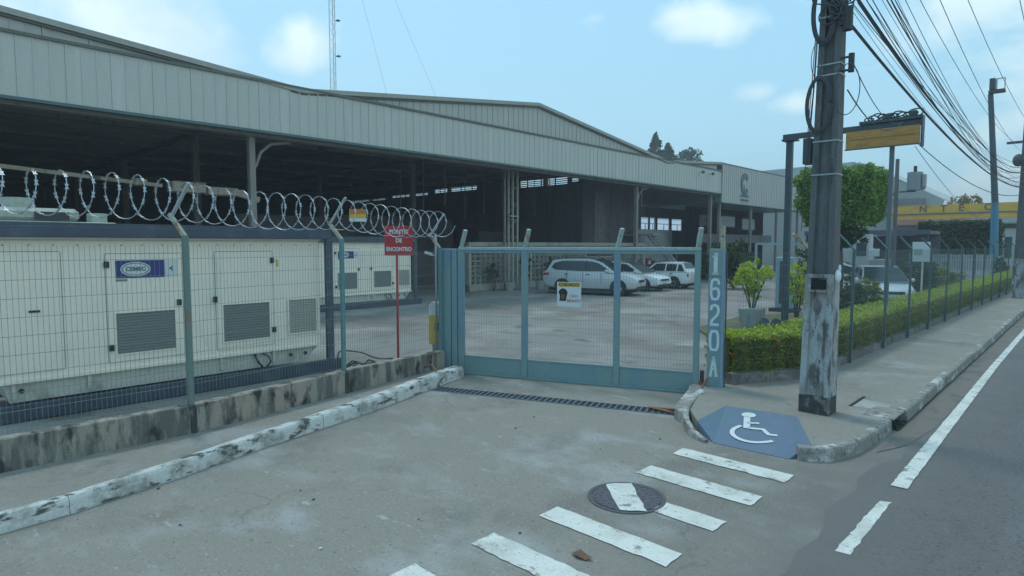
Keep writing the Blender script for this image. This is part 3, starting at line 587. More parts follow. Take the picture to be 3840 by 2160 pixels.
def plate(c, hw, h0, h1, th, fo=0.0):
    q = [c+rt*-hw+up*h0, c+rt*hw+up*h0, c+rt*hw+up*h1, c+rt*-hw+up*h1]; return MB().extr([p+fv*fo for p in q], fv*th)
part('plate', plate(c0, .13, -.10, .10, .004), m_lab, ws); part('orange_band', plate(c0, .129, .02, .099, .002, .005), m_orange, ws); part('yellow_band', plate(c0, .129, -.045, .02, .002, .005), m_yellow, ws)

# ------------------------------------------------------------------ sliding gate, gate posts, number post
GA = Vector((-9.00, 7.955)); GB = Vector((-4.79, 9.60)); gd = (GB-GA).normalized(); gn = Vector((gd.y, -gd.x)); GL = (GB-GA).length
def GP(s_, f_, z): p = GA+gd*s_+gn*f_; return Vector((p.x, p.y, z))
def gbox(s0, s1, f0, f1, z0, z1):
    P = [GP(s0, f0, 0), GP(s1, f0, 0), GP(s1, f1, 0), GP(s0, f1, 0)]; return MB().prism([(p.x, p.y) for p in P], z0, z1)
gt = thing('sliding_gate', 'wide blue grey steel gate with wire mesh and solid bottom panels', 'gate', (GA.x+gd.x*GL/2, GA.y+gd.y*GL/2, 0))
stl = [(0.0, .13), (1.32, 1.44), (3.06, 3.17), (GL-.10, GL)]
for i, (a, b) in enumerate(stl):
    part('stile', gbox(a, b, -.03, .035, .035, 2.40), m_steelP, gt, bevel=.004)
    top = GP((a+b)/2, .0, 2.455); tilt = (.24, .20, .17, .09)[i]
    part('arm', MB().beam(top, top+Vector((gd.x*tilt*.6+gn.x*.10, gd.y*tilt*.6+gn.y*.10, .33)), .07, .06), m_arm, gt, bevel=.004)
part('top_rail', gbox(.02, GL, -.032, .04, 2.405, 2.465), m_steelL, gt, bevel=.006)
part('under_rail', gbox(.131, GL-.102, -.02, .02, 2.35, 2.40), m_steelP, gt)
part('bottom_rail', gbox(.0, GL, -.03, .05, -.002, .032), m_steelP, gt, bevel=.004)
for (a0, a1), (b0, b1) in zip(stl, stl[1:]):
    part('bottom_panel', gbox(a1+.002, b0-.002, -.004, .010, .034, .335), m_steelP, gt)
    part('panel_rail', gbox(a1+.002, b0-.002, -.018, .022, .336, .365), m_steelP, gt, bevel=.003)
    p, q = GP(a1, 0, 0), GP(b0, 0, 0); meshpanel((p.x, p.y), (q.x, q.y), .366, 2.35, dx=.05, dz=.15, r=.0011, par=gt)
gp = thing('gate_post', 'broad blue steel post at the left end of the sliding gate', 'gate post', (-9.2, 7.9, 0))
part('face_plate', gbox(-.33, -.015, -.09, .06, -.01, 2.43), m_steelP, gp, bevel=.008)
part('groove', gbox(-.135, -.12, .0605, .064, .0, 2.42), m_portal, gp)
part('dark_channel', gbox(-.40, -.335, -.06, .03, 0.2, 2.38), m_portal, gp)
ep = thing('camera_post', 'thin grey post left of the gate carrying a small white camera', 'post', (-9.5, 7.7, .4))
part('pole', MB().tube([(-9.42, 7.74, .3), (-9.42, 7.74, 2.72)], .022, 8), m_galv, ep, smooth=True)
part('camera_arm', MB().beam((-9.42, 7.74, 2.30), (-9.50, 7.66, 2.30), .02, .02), m_lab, ep)
part('camera_body', MB().beam((-9.47, 7.70, 2.31), (-9.57, 7.58, 2.36), .05, .055), m_lab, ep, bevel=.006)
lk = thing('gate_lock', 'rusty padlock box between gate leaf and number post', 'lock', tuple(GP(GL+.05, 0, .2)))
part('lock_box', gbox(GL+.02, GL+.085, -.02, .03, .22, .40), m_plas, lk, bevel=.005); part('bracket', gbox(GL+.005, GL+.12, -.01, .01, .14, .215), m_rust, lk)
part('chain', MB().tube([GP(GL+.03, .02, .22), GP(GL+.06, .05, .12), GP(GL+.05, .04, .02)], .012, 6), m_rust, lk)
npst = thing('number_post', 'blue gate post with white house number 1620A painted down it', 'gate post', tuple(GP(GL+.25, 0, 0)))
part('face_plate', gbox(GL+.13, GL+.385, -.12, .05, 0.0, 2.44), m_steelP, npst, bevel=.006)
part('edge_strip', gbox(GL+.34, GL+.375, .051, .056, .02, 2.42), M('pale post edge', (.22, .33, .42), .5, fine=(.1, 20)), npst)
part('arm', MB().beam(GP(GL+.34, 0, 2.44), GP(GL+.335, .02, 2.80), .065, .06), m_armY, npst, bevel=.004)
part('side_conduit', MB().tube([GP(GL+.41, .02, .1), GP(GL+.41, .02, 2.40)], .012, 6), m_cable, npst)
# digits drawn as strokes on the plate
cx = GL+.235; W_ = .15
def glyph(strokes, zc, h):
    strokes = [(p, w_*1.15) for p, w_ in strokes]
    mb = MB()
    for pts_, wd in strokes:
        l, r = stroke([(x*W_/2, y*h/2) for x, y in pts_], wd)
        for i in range(len(l)-1):
            q = [GP(cx+p.x, .0535, zc+p.y) for p in (l[i], r[i], r[i+1], l[i+1])]; mb.add(q, [(0, 1, 2, 3)])
    return mb
ov = [(math.sin(a)*.82, math.cos(a)*.9) for a in [2*PI*k/20 for k in range(21)]]
rr_ = [(.82, .5), (.5, .9), (-.5, .9), (-.82, .5), (-.82, -.5), (-.5, -.9), (.5, -.9), (.82, -.5), (.82, .5)]
digits = [('1', [([(0, 1), (0, -1)], .052), ([(-.55, .55), (0, .93)], .03), ([(-.6, -.96), (.6, -.96)], .03)]),
          ('6', [([(.82, .45), (.6, .85), (0, .95), (-.6, .85), (-.82, .45), (-.82, -.5), (-.55, -.9), (0, -.96), (.55, -.9), (.82, -.5), (.82, -.25), (.5, .05), (0, .1), (-.82, -.1)], .036)]),
          ('2', [([(-.8, .45), (-.6, .85), (0, .95), (.6, .85), (.82, .45), (.6, .05), (-.55, -.55), (-.8, -.92)], .038), ([(-.95, -.93), (.95, -.93)], .04)]),
          ('0', [(rr_, .036)]),
          ('A', [([(-.62, -.95), (0, .95)], .034), ([(.62, -.95), (0, .95)], .034), ([(-.38, -.3), (.38, -.3)], .03), ([(-.95, -.97), (-.3, -.97)], .028), ([(.3, -.97), (.95, -.97)], .028)])]
zc = 2.20
for ch, stx in digits:
    part('number_glyph', glyph(stx, zc, .345), m_blueW, npst); zc -= .425
part('plate_joint', MB().beam(GP(GL+.135, .052, 1.985), GP(GL+.34, .052, 1.985), .004, .006), m_portal, npst)
# beware-of-dog plate
dg = thing('dog_warning_sign', 'white CUIDADO sign with yellow header and black dog on gate mesh', 'sign', tuple(GP(2.2, .04, 1.6)))
s0, s1 = 2.02, 2.47
part('plate', gbox(s0, s1, .020, .026, 1.39, 1.835), m_lab, dg); part('header', gbox(s0+.02, s1-.02, .0265, .028, 1.75, 1.825), m_yellow, dg)
fr = face_mtx(GP((s0+s1)/2, .0295, 1.787), (gd.x, gd.y, 0), (0, 0, 1)); text('header_text', 'CUIDADO', .082, fr, m_black, dg, .0008, .002)
dgm = MB()
def dpoly(pts_, f_=.0275): dgm.add([GP(s0+x, f_, 1.39+y) for x, y in pts_], [tuple(range(len(pts_)))])
dpoly([(.04, .10), (.17, .10), (.18, .17), (.20, .26), (.17, .31), (.11, .335), (.06, .31), (.025, .27), (.05, .20), (.05, .15)])
part('dog_picture', dgm, m_black, dg)
d2 = MB(); d2.add([GP(s0+x, .029, 1.39+y) for x, y in [(.085, .14), (.135, .14), (.145, .19), (.125, .225), (.095, .225), (.078, .19)]], [(0, 1, 2, 3, 4, 5)]); part('dog_muzzle', d2, m_dryleaf, dg)
text('line_text', 'CÃO', .075, face_mtx(GP(s0+.31, .0285, 1.39+.19), (gd.x, gd.y, 0), (0, 0, 1)), m_red, dg, .0006)
text('line_text', 'BRAVO', .075, face_mtx(GP(s0+.31, .0285, 1.39+.105), (gd.x, gd.y, 0), (0, 0, 1)), m_red, dg, .0006, .001)

# ------------------------------------------------------------------ meeting point sign, access reader, cement pad behind the wall
rs = thing('meeting_point_sign', 'square red sign reading PONTO DE ENCONTRO on a red pole', 'sign', (-9.76, 7.04, .3))
part('pole', MB().tube([(-9.76, 7.06, .25), (-9.76, 7.06, 2.33)], .026, 10), m_red, rs, smooth=True)
vd = Vector((.725, .689, 0)).normalized(); vn = Vector((vd.y, -vd.x, 0)); cc0 = Vector((-9.735, 7.10, 2.585))+vn*.03
def vplate(c, hw, hh, th, o=0): q = [c+vd*-hw+up*-hh, c+vd*hw+up*-hh, c+vd*hw+up*hh, c+vd*-hw+up*hh]; return MB().extr([p+vn*o for p in q], vn*th)
part('board', vplate(cc0, .275, .285, .008), m_red, rs)
for txt, dz, sz, sx in (('PONTO', .165, .115, .9), ('DE', .0, .11, .9), ('ENCONTRO', -.165, .105, .82)):
    text('board_text', txt, sz, face_mtx(cc0+vn*.0095+up*dz, vd, (0, 0, 1)), m_lab, rs, .001, .004, sx)
mound = MB().prism([(-9.45, 6.15), (-9.30, 7.75), (-9.75, 8.25), (-10.65, 7.7), (-10.6, 6.5), (-10.0, 5.8)], 0, [.33, .36, .30, .10, .10, .22])
solo('cement_pad', mound, m_cement, 'pale smooth cement pad behind the plinth wall under red sign', 'concrete pad', (-9.8, 7, 0), bevel=.02)
solo('black_conduit', MB().tube([tuple(p) for p in smooth_path([(-9.72, 6.92, .33), (-9.85, 6.62, .36), (-10.05, 6.45, .46), (-10.25, 6.25, .50), (-10.35, 6.12, .47), (-10.38, 6.10, .15)], .07)], .016, 7), m_cable, 'black conduit pipe looping out of the pad near red sign', 'pipe', (-10, 6.6, .3), smooth=True)
yb = thing('access_reader', 'yellow and white access control pedestal beside the left gate post', 'pedestal', (-9.62, 7.86, .28))
yc = Vector((-9.60, 7.86, 0))
def ybx(hw, dp, z0, z1, o=0): q = [yc+vd*-hw+vn*(-dp/2+o), yc+vd*hw+vn*(-dp/2+o), yc+vd*hw+vn*(dp/2+o), yc+vd*-hw+vn*(dp/2+o)]; return MB().prism([(p.x, p.y) for p in q], z0, z1)
part('foot', ybx(.06, .08, .0, .52), m_steelP, yb); part('yellow_case', ybx(.125, .16, .52, 1.10), m_yellow, yb, bevel=.012)
cap = [yc+vd*(.125*math.cos(a))+up*(1.25+.12*math.sin(a)) for a in [PI*k/10 for k in range(11)]]
cap = [yc+vd*.125+up*1.10]+cap+[yc+vd*-.125+up*1.10]
part('white_hood', MB().extr([p-vn*.08 for p in cap], vn*.16), m_lab, yb); part('reader_window', MB().extr([yc+vd*a+up*b+vn*.081 for a, b in ((.0, .80), (.10, .80), (.10, .95), (.0, .95))], vn*.006), m_plas, yb)

# ------------------------------------------------------------------ generator sets in dark steel frames
def generator(loc, label, y0=1.05, y1=6.35, full=True):
    """loc = base centre; built facing +x with its long side along y"""
    X0 = -10.95; ox = loc[0]-X0; oy = loc[1]-3.7
    gs = thing('generator_set', label, 'generator', loc, 'enclosed generator sets in dark steel frames')
    def P(name, mb, mat, par=gs, **k): mb.v = [(x+ox, y+oy, z) for x, y, z in mb.v]; return part(name, mb, mat, par, **k)
    F = X0
    for sx in (F-2.3, F-.12):   # base rails and top rails
        P('base_rail', MB().box(sx, sx+.12, .30, 6.62, 0, .235), m_frame, bevel=.008); P('top_rail', MB().box(sx+.002, sx+.118, .42, 6.38, 2.62, 2.78), m_frame, bevel=.008)
    P('top_ridge', MB().box(F-.09, F-.03, .6, 6.2, 2.782, 2.83), m_frame)
    for yy_ in (.42, 6.27):
        for sx in (F-2.3, F-.12): P('corner_post', MB().box(sx, sx+.12, yy_-.01, yy_+.12, .236, 2.618), m_frame, bevel=.006)
        P('end_rail', MB().box(F-2.178, F-.122, yy_, yy_+.10, 2.64, 2.76), m_frame)
    for yy_ in (1.1, 2.4, 3.7, 5.0): P('cross_member', MB().box(F-2.178, F-.122, yy_, yy_+.1, .06, .2), m_frame)
    fx = F-.16; by0, by1 = 1.22 if full else 1.0, 6.19
    bd = P('enclosure', MB().box(fx-1.9, fx, by0, by1, .52, 2.58), m_gen, bevel=.02)
    P('roof_lip', MB().box(fx-1.92, fx+.02, by0-.02, by1+.02, 2.582, 2.612), m_gen)
    P('bottom_lip', MB().box(fx, fx+.022, by0, by1, .525, .575), m_gen)
    sk = MB().extr([(fx-.06, by0+.05, .515), (fx-.06, by1-.05, .515), (fx-.06, by1-.33, .24), (fx-.06, by0+.12, .24)], (-1.7, 0, 0)); P('fuel_base', sk, m_gend)
    for yy_ in (1.36, 2.28, 4.25, 5.20): P('base_gusset', MB().box(fx-.055, fx-.005, yy_, yy_+.05, .30, .515), m_gend)
    for yy_ in (1.33, 5.42, 5.72): P('lifting_eye', MB().disc((fx-.056, yy_+.15, .40), .035, (1, 0, 0), .02, 12), m_black)
    for (a, b, z0, z1) in ((2.57, 3.66, .66, 2.36), (4.20, 5.22, .66, 2.38), (1.20, 2.0, .66, 2.4)):   # doors with shadow gaps
        dr = P('door', MB().box(fx+.002, fx+.014, a, b, z0, z1), m_gen, bevel=.004)
        for q in ((a-.012, a-.003, z0, z1), (b+.003, b+.012, z0, z1)): P('door_gap', MB().box(fx+.0005, fx+.003, *q), m_seam, dr)
        P('door_gap', MB().box(fx+.0005, fx+.003, a, b, z1+.003, z1+.012), m_seam, dr)
    for (a, b, z0, z1, mt) in ((2.68, 3.53, .79, 1.43, m_grille), (4.31, 5.14, .80, 1.45, m_grille), (5.52, 6.08, .82, 1.46, m_grilleL)):
        gr = P('vent_grille', MB().box(fx+.015, fx+.019, a, b, z0, z1), mt)
        P('grille_frame', MB().box(fx+.015, fx+.03, a-.02, b+.02, z0-.02, z0).box(fx+.015, fx+.03, a-.02, b+.02, z1, z1+.02).box(fx+.015, fx+.03, a-.02, a, z0, z1).box(fx+.015, fx+.03, b, b+.02, z0, z1), m_gen, gr)
        sl = MB(); n_ = int((z1-z0)/.045)
        for k in range(n_): z = z0+(k+.5)*(z1-z0)/n_; sl.add([(fx+.019, a, z-.012), (fx+.03, a, z+.008), (fx+.03, b, z+.008), (fx+.019, b, z-.012)], [(0, 1, 2, 3)])
        P('louvre_slats', sl, mt, gr, kind='stuff')
    for y_, z_ in ((2.58, 2.20), (3.60, 1.55), (4.18, 1.56), (5.21, 2.22), (2.60, .90), (5.22, .93)):
        P('latch', MB().box(fx+.016, fx+.05, y_-.035, y_+.035, z_-.05, z_+.05), m_black, bevel=.008)
    P('handle_slot', MB().box(fx+.016, fx+.03, 1.60, 1.73, 1.53, 1.56), m_black)
    P('yellow_tag', MB().box(fx+.001, fx+.006, 5.30, 5.34, 2.10, 2.23), m_yellow)
    for k in range(17): P('roof_bolt', MB().disc((fx+.004, 1.35+k*.29, 2.50), .012, (1, 0, 0), .012, 6), m_seam)
    # oval maker's badge on navy strip
    lb = P('badge_strip', MB().box(fx+.0145, fx+.019, 2.70, 3.40, 1.98, 2.26), m_navy); lc = Vector((0, 0, 0))
    el = [(fx+.0205, 2.98+.215*math.cos(a), 2.12+.115*math.sin(a)) for a in [2*PI*k/28 for k in range(28)]]
    P('oval_badge', MB().add(el, [tuple(range(28))]), m_lab, lb)
    ri = []
    for k in range(28):
        a = 2*PI*k/28; ri += [(fx+.0215, 2.98+.195*math.cos(a), 2.12+.10*math.sin(a)), (fx+.0215, 2.98+.180*math.cos(a), 2.12+.088*math.sin(a))]
    P('oval_ring', MB().add(ri, [(2*k, 2*k+1, (2*k+3) % 56, (2*k+2) % 56) for k in range(28)]), m_teal, lb)
    P('white_panel', MB().box(fx+.0145, fx+.0185, 3.402, 3.60, 1.98, 2.26), m_lab, lb)
    el = [(fx+.0205, 3.50+.095*math.cos(a), 2.12+.12*math.sin(a)) for a in [2*PI*k/24 for k in range(24)]]; P('round_badge', MB().add(el, [tuple(range(24))]), m_lab, lb)
    P('badge_bird', MB().add([(fx+.0215, 3.46, 2.12), (fx+.0215, 3.53, 2.17), (fx+.0215, 3.51, 2.12), (fx+.0215, 3.54, 2.06)], [(0, 1, 2, 3)]), m_teal, lb)
    t_ = text('badge_text', 'CEMEC', .085, face_mtx((fx+.0225+ox, 2.98+oy, 2.12), (0, 1, 0), (0, 0, 1)), m_teal, lb, .0006, .004, 1.05)
    sv_ = MB()
    for k in range(4): sv_.box(fx+.0195, fx+.021, 3.22+k*.04, 3.232+k*.04, 2.03, 2.21)
    P('strip_lines', sv_, M('violet print', (.05, .05, .28), .5, fine=None), lb)
    P('small_label', MB().box(fx+.0145, fx+.016, 2.70, 2.86, 1.93, 1.965), m_seam)
    P('fuel_hose', MB().tube([(fx-.02, 4.86, .50), (fx+.03, 4.90, .36), (fx+.04, 4.99, .24), (fx+.02, 5.02, .16)], .02, 7), m_black)
    P('fuel_hose', MB().tube([(fx-.02, 5.0, .50), (fx+.03, 5.10, .44), (fx+.04, 5.13, .34), (fx+.02, 5.06, .24)], .016, 7), m_black)
    return gs
generator((-10.95, 3.7, 0), 'near cream generator enclosure in dark frame filling the left edge')
generator((-21.0, 13.55, 0), 'farther cream generator enclosure partly behind the red sign')
solo('roof_vent_cap', MB().prism([(-11.25, 1.55), (-10.98, 1.55), (-10.98, 1.85), (-11.25, 1.85)], 2.66, 2.72), m_lab, 'small white cap on top rail of the near generator', 'cap', (-11.1, 1.7, 2.66), bevel=.01) if False else None
cb = thing('cable_heap', 'dark cables and scraps heaped at the near generator frame corner', 'cables', (-10.6, 6.7, 0))
for k in range(6):
    px = -10.72+random.uniform(-.15, .2); py = 6.55+random.uniform(-.1, .3)
    part('cable_loop', MB().tube([tuple(p) for p in smooth_path([(px, py, .05), (px+.06, py+.12, .10+.02*k), (px+.18, py+.25, .12), (px+.3, py+.35, .06), (px+.5, py+.45, .03)], .05)], .02, 6), m_black, cb, smooth=True)
part('rubble', MB().ball((-10.3, 6.4, .04), .16, .2, .08).ball((-10.35, 6.75, .03), .12, .1, .06), m_cement, cb, smooth=True)
solo('small_motor', MB().tube([(-9.75, 4.9, .12), (-9.75, 5.0, .12)], .09, 12).box(-9.83, -9.67, 4.75, 4.9, .02, .2), m_black, 'small rusty dark motor on the ground before near generator', 'motor', (-9.75, 4.9, 0)) if False else None

# ------------------------------------------------------------------ warehouse
XF = -22.0; YS, YE = -16.2, 47.3; ZB, ZT = 6.55, 8.42; XB = -80
wh = thing('warehouse', 'huge open fronted steel warehouse with pale ribbed fascia and twin gables', 'warehouse', (-40, 15, 0))
def apex_z(y):   # roof line: gables every 27 m
    if y < 11.7: return 8.30+.072*(11.7-y if y > -1.8 else y+15.3)
    if y > 38.7: return 8.30+.080*(y-38.7)
    t = (y+1.8) % 27.0; t = min(t, 27-t); return 9.98-(9.98-8.30)*t/13.5
SP = .38
sheet0 = None; ny = int((YE-YS)/(SP*3))
for k in range(ny):
    y0 = YS+k*SP*3
    if y0+SP*3 > YE: break
    if sheet0 is None:
        mb = MB(); mb.box(XF-.02, XF, y0+.003, y0+SP*3-.002, ZB+.06, ZT-.10)
        for j in range(3): mb.box(XF, XF+.018, y0+SP*j+.012, y0+SP*j+.06, ZB+.06, ZT-.10)
        sheet0 = part('fascia_sheet', mb, m_fascia, wh); sy0 = y0
    else: inst(sheet0, wh, (random.uniform(-.006, .006), y0-sy0, 0))
part('fascia_backing', MB().box(XF-.06, XF-.025, YS, YE, ZB+.05, ZT-.1), m_gable, wh)
part('top_flashing', MB().box(XF-.12, XF+.07, YS, YE, ZT-.10, ZT-.01), m_trim, wh)
part('drip_edge', MB().box(XF-.10, XF+.06, YS, YE, ZB-.03, ZB+.06), m_green, wh)
part('soffit_beam', MB().box(XF-.62, XF-.30, YS, YE, ZB-.12, ZB+.16), m_colm, wh)
# gable walls set just behind the fascia
for gi, ya in enumerate((-1.8, 25.2, 52.2)):
    y = ya-13.5
    while y < ya+13.4:
        y1 = min(y+1.125, ya+13.5)
        if y > YS-1 and y1 < YE+.01:
            za, zb_ = apex_z(y+.001), apex_z(y1-.001); mb = MB()
            if max(za, zb_) > ZT+.02:
                q = [(XF-.10, y+.006, ZT-.05), (XF-.10, y1-.006, ZT-.05), (XF-.10, y1-.006, max(zb_, ZT)-.10), (XF-.10, y+.006, max(za, ZT)-.10)]
                mb.extr(q, (-.03, 0, 0))
                for j in range(3):
                    yy_ = y+.375*j+.02; zz = apex_z(yy_)-.12
                    if zz > ZT: mb.box(XF-.10, XF-.075, yy_, yy_+.04, ZT-.05, zz)
                part('gable_sheet', mb, m_gable, wh)
        y += 1.125
roofpts = [YS]+[v for v in (-15.3, -1.8, 11.7, 25.2, 38.7, 47.3) if v > YS]
for a, b in zip(roofpts, roofpts[1:]):
    za, zb_ = apex_z(a+.001), apex_z(b-.001)
    xb_ = XB if a < 38 else -29.3
    part('roof_slope', MB().add([(XF-.06, a, za), (XF-.06, b, zb_), (xb_, b, zb_), (xb_, a, za), (XF-.06, a, za-.10), (XF-.06, b, zb_-.10), (xb_, b, zb_-.10), (xb_, a, za-.10)], [(0, 1, 2, 3), (7, 6, 5, 4), (0, 4, 5, 1), (1, 5, 6, 2), (2, 6, 7, 3), (3, 7, 4, 0)]), m_under, wh)
    part('verge_trim', MB().beam((XF-.02, a, za-.015), (XF-.02, b, zb_-.015), .16, .17), m_trimL, wh)
    part('verge_shadow_trim', MB().beam((XF-.045, a, za-.14), (XF-.045, b, zb_-.14), .09, .07), m_trim, wh)
# columns along the front and inside
for y_, lat in ((-3.8, 0), (9.95, 0), (35.8, 0), (46.6, 0)):
    c = part('column', MB().box(-22.72, -22.48, y_-.11, y_+.11, 0, ZB-.1), m_colm, wh, bevel=.01)
    part('knee_brace', MB().tube([(-22.6, y_+.15, 5.35), (-22.6, y_+.35, 5.9), (-22.6, y_+.75, 6.25), (-22.6, y_+1.5, 6.40)], .06, 6), m_colm, wh)
# pale lattice column in front of the breeze-block wall
lx, ly = -23.7, 24.85; lc = []
for k, (dx, dy) in enumerate(((0, -.52), (0, -.22), (0, .12), (0, .5))):
    part('lattice_chord', MB().box(lx+dx-.05, lx+dx+.05, ly+dy-.045, ly+dy+.045, 0, 6.6), m_colm if k == 0 else m_truss, wh)
for k in range(14):
    z = .3+k*.45; part('lattice_bar', MB().beam((lx, ly-.2, z), (lx, ly+.48, z+(.45 if k % 2 else 0)), .03, .03), m_colm, wh)
part('lattice_bar', MB().beam((lx+.06, ly-.22, 4.1), (lx+.06, ly+.55, 4.1), .07, .07), m_truss, wh)
for x_ in (-33, -45, -58, -70):
    for y_ in (-3.8, 11.7, 25.2, 38.7): part('inner_column', MB().box(x_-.15, x_+.15, y_-.15, y_+.15, 0, 8.1), m_colm, wh)
for x_ in (-27, -33, -39, -45, -51, -58, -64, -70):
    part('roof_beam', MB().box(x_-.1, x_+.1, YS, 38.4, 7.98, 8.2), m_colm, wh)
for y_ in (-1.8, 11.7, 18.5, 25.2, 32, 38.7):
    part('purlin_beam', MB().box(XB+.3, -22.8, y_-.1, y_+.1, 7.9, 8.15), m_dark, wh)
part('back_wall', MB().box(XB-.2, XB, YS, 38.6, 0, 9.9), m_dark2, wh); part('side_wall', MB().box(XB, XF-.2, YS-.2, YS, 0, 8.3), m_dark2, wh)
# far end wall with louvred openings that let the sky through
ey = 38.5
def wall_holes(x0, x1, z0, z1, holes):
    mb = MB(); xs = sorted({x0, x1, *[h[0] for h in holes], *[h[1] for h in holes]}); zs = sorted({z0, z1, *[h[2] for h in holes], *[h[3] for h in holes]})
    for a, b in zip(xs, xs[1:]):
        for c, d in zip(zs, zs[1:]):
            if not any(h[0] <= a and b <= h[1] and h[2] <= c and d <= h[3] for h in holes): mb.box(a, b, ey, ey+.12, c, d)
    return mb
holes = [(-35.7, -30.6, 7.32, 8.10), (-30.2, -29.5, 7.45, 7.95), (-62, -55, 7.32, 7.52), (-54, -48, 7.42, 7.68), (-47, -41, 7.52, 7.88)]
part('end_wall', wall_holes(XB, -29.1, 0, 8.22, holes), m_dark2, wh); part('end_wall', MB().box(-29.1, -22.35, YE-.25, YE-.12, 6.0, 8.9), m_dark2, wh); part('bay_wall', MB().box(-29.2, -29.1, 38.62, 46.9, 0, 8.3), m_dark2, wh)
for h in holes:
    n_ = max(2, int((h[3]-h[2])/.145))
    for k in range(n_): z = h[2]+(k+.4)*(h[3]-h[2])/n_; part('louvre_blade', MB().add([(h[0], ey+.02, z), (h[1], ey+.02, z), (h[1], ey+.10, z+.085), (h[0], ey+.10, z+.085), (h[0], ey+.02, z-.012), (h[1], ey+.02, z-.012), (h[1], ey+.10, z+.073), (h[0], ey+.10, z+.073)], [(0, 1, 2, 3), (4, 7, 6, 5), (0, 4, 5, 1), (1, 5, 6, 2), (2, 6, 7, 3), (3, 7, 4, 0)]), m_louv, wh)
    for x_ in np.arange(h[0]+.9, h[1], 1.5): part('mullion', MB().box(x_-.05, x_+.05, ey-.03, ey+.01, h[2], h[3]), m_dark, wh)
# interior partition masses
for a, b, z_, x_ in ((14, 21, 4.2, -34), (23, 33, 4.6, -38), (34, 38.3, 3.6, -36)):
    part('inner_partition', MB().box(x_-.1, x_, a, b, 0, z_), m_dark2, wh)
part('hanging_panel', MB().box(-27.1, -27.0, 37.2, 38.6, 0, 6.4), m_dark, wh)
# things inside
cr = thing('overhead_crane', 'cream overhead crane girder and hoist under the dark roof at left', 'crane', (-28, 7, 4.8))
part('girder', MB().beam((-28, 3.2, 5.28), (-28, 8.6, 4.93), .18, .14), m_pale, cr); part('girder_box', MB().box(-28.4, -27.6, 8.9, 10.2, 4.70, 5.14).box(-28.35, -27.65, 10.3, 11.6, 4.66, 5.0), m_pale, cr, bevel=.03)
part('hoist_block', MB().box(-28.3, -27.7, 7.55, 8.0, 4.88, 5.14), m_pale, cr, bevel=.03); part('end_truck', MB().beam((-28, 11.3, 4.9), (-28, 12.6, 4.55), .3, .25), m_pale, cr)
for yy_ in (3.3, 12.2): part('hanger', MB().box(-28.04, -27.96, yy_-.04, yy_+.04, 4.7 if yy_ > 9 else 5.2, 8.3), m_dark, cr)
mc = thing('old_machine', 'grey green industrial machine rising behind the near generator at far left', 'machine', (-17, 2.6, 0))
for a, b, c, d, e, f in ((-18.2, -15.8, 1.0, 4.8, 0, 2.5), (-17.9, -16.0, 1.3, 4.0, 2.5, 3.0)): part('body', MB().box(a, b, c, d, e, f), m_mach, mc, bevel=.06)
part('top_housing', MB().box(-17.6, -16.1, 1.5, 3.3, 3.0, 3.28), m_mach, mc, bevel=.08); part('dark_port', MB().box(-16.095, -16.06, 2.5, 3.1, 3.04, 3.2), m_plas, mc)
part('flange', MB().disc((-16.5, 2.3, 3.38), .28, (0, 0, 1), .22, 14), m_mach, mc); part('flange', MB().disc((-16.5, 3.7, 3.1), .2, (0, 0, 1), .22, 14), m_mach, mc)
part('side_bracket', MB().box(-16.4, -16.0, 3.7, 4.3, 2.5, 2.75), m_mach, mc, bevel=.03)

for k in range(9): part('hanging_chain', MB().box(-30.02, -29.98, 22+k*1.7, 22.04+k*1.7, 4.2+.4*(k % 3), 7.9), m_colm, wh)
# ------------------------------------------------------------------ second building: office block with the emblem
ob = thing('office_building', 'grey clad office block with round C emblem on its deep fascia', 'building', (-26, 56, 0))
OZ0, OZ1, OY0, OY1 = 5.86, 9.02, 47.34, 66.0
k = 0; y = OY0
while y < OY1-.1:
    y1 = min(y+1.13, OY1); mb = MB().box(XF-.02, XF+.02, y+.006, y1-.006, OZ0+.06, OZ1-.08)
    for j in range(3): mb.box(XF+.02, XF+.045, y+.37*j+.02, y+.37*j+.06, OZ0+.06, OZ1-.08)
    part('fascia_sheet', mb, m_gable, ob); y = y1
x = XF-.03
while x > -29:
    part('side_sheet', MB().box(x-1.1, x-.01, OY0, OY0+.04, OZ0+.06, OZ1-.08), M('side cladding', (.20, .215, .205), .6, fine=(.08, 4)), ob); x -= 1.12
part('roof', MB().box(-29.6, XF-.03, OY0+.05, OY1, OZ1-.3, OZ1-.08), m_roofG, ob)
part('top_flashing', MB().box(-29.6, XF+.06, OY0-.03, OY1, OZ1-.08, OZ1), m_trim, ob); part('drip_edge', MB().box(-29.6, XF+.05, OY0-.02, OY1, OZ0, OZ0+.06), m_green, ob)
part('soffit', MB().box(-29.6, XF-.04, OY0+.05, OY1, OZ0+.07, OZ0+.12), m_dark, ob)
mbw = MB(); bh = [(47.6, 48.9, 3.9, 5.0), (49.1, 50.0, 3.9, 5.0), (50.4, 52.6, 3.9, 5.0), (53.0, 55.0, 3.9, 5.0)]
ysn = [OY0+.05]+[v for h in bh for v in h[:2]]+[OY1]
for q_, (a, b) in enumerate(zip(ysn, ysn[1:])):
    if q_ % 2 == 0: mbw.box(-29.7, -29.5, a, b, 3.9, 5.0)
mbw.box(-29.7, -29.5, OY0+.05, OY1, 0, 3.9).box(-29.7, -29.5, OY0+.05, OY1, 5.0, OZ0); part('back_wall', mbw, m_dark2, ob)
m_frost = M('frosted pane', (.8, .85, .87), .5, fine=None); tn = m_frost.node_tree; tb = tn.nodes.new('ShaderNodeBsdfTranslucent'); tb.inputs[0].default_value = (.9, .95, 1, 1)
tn.links.new(tb.outputs[0], [n for n in tn.nodes if n.type == 'OUTPUT_MATERIAL'][0].inputs[0])
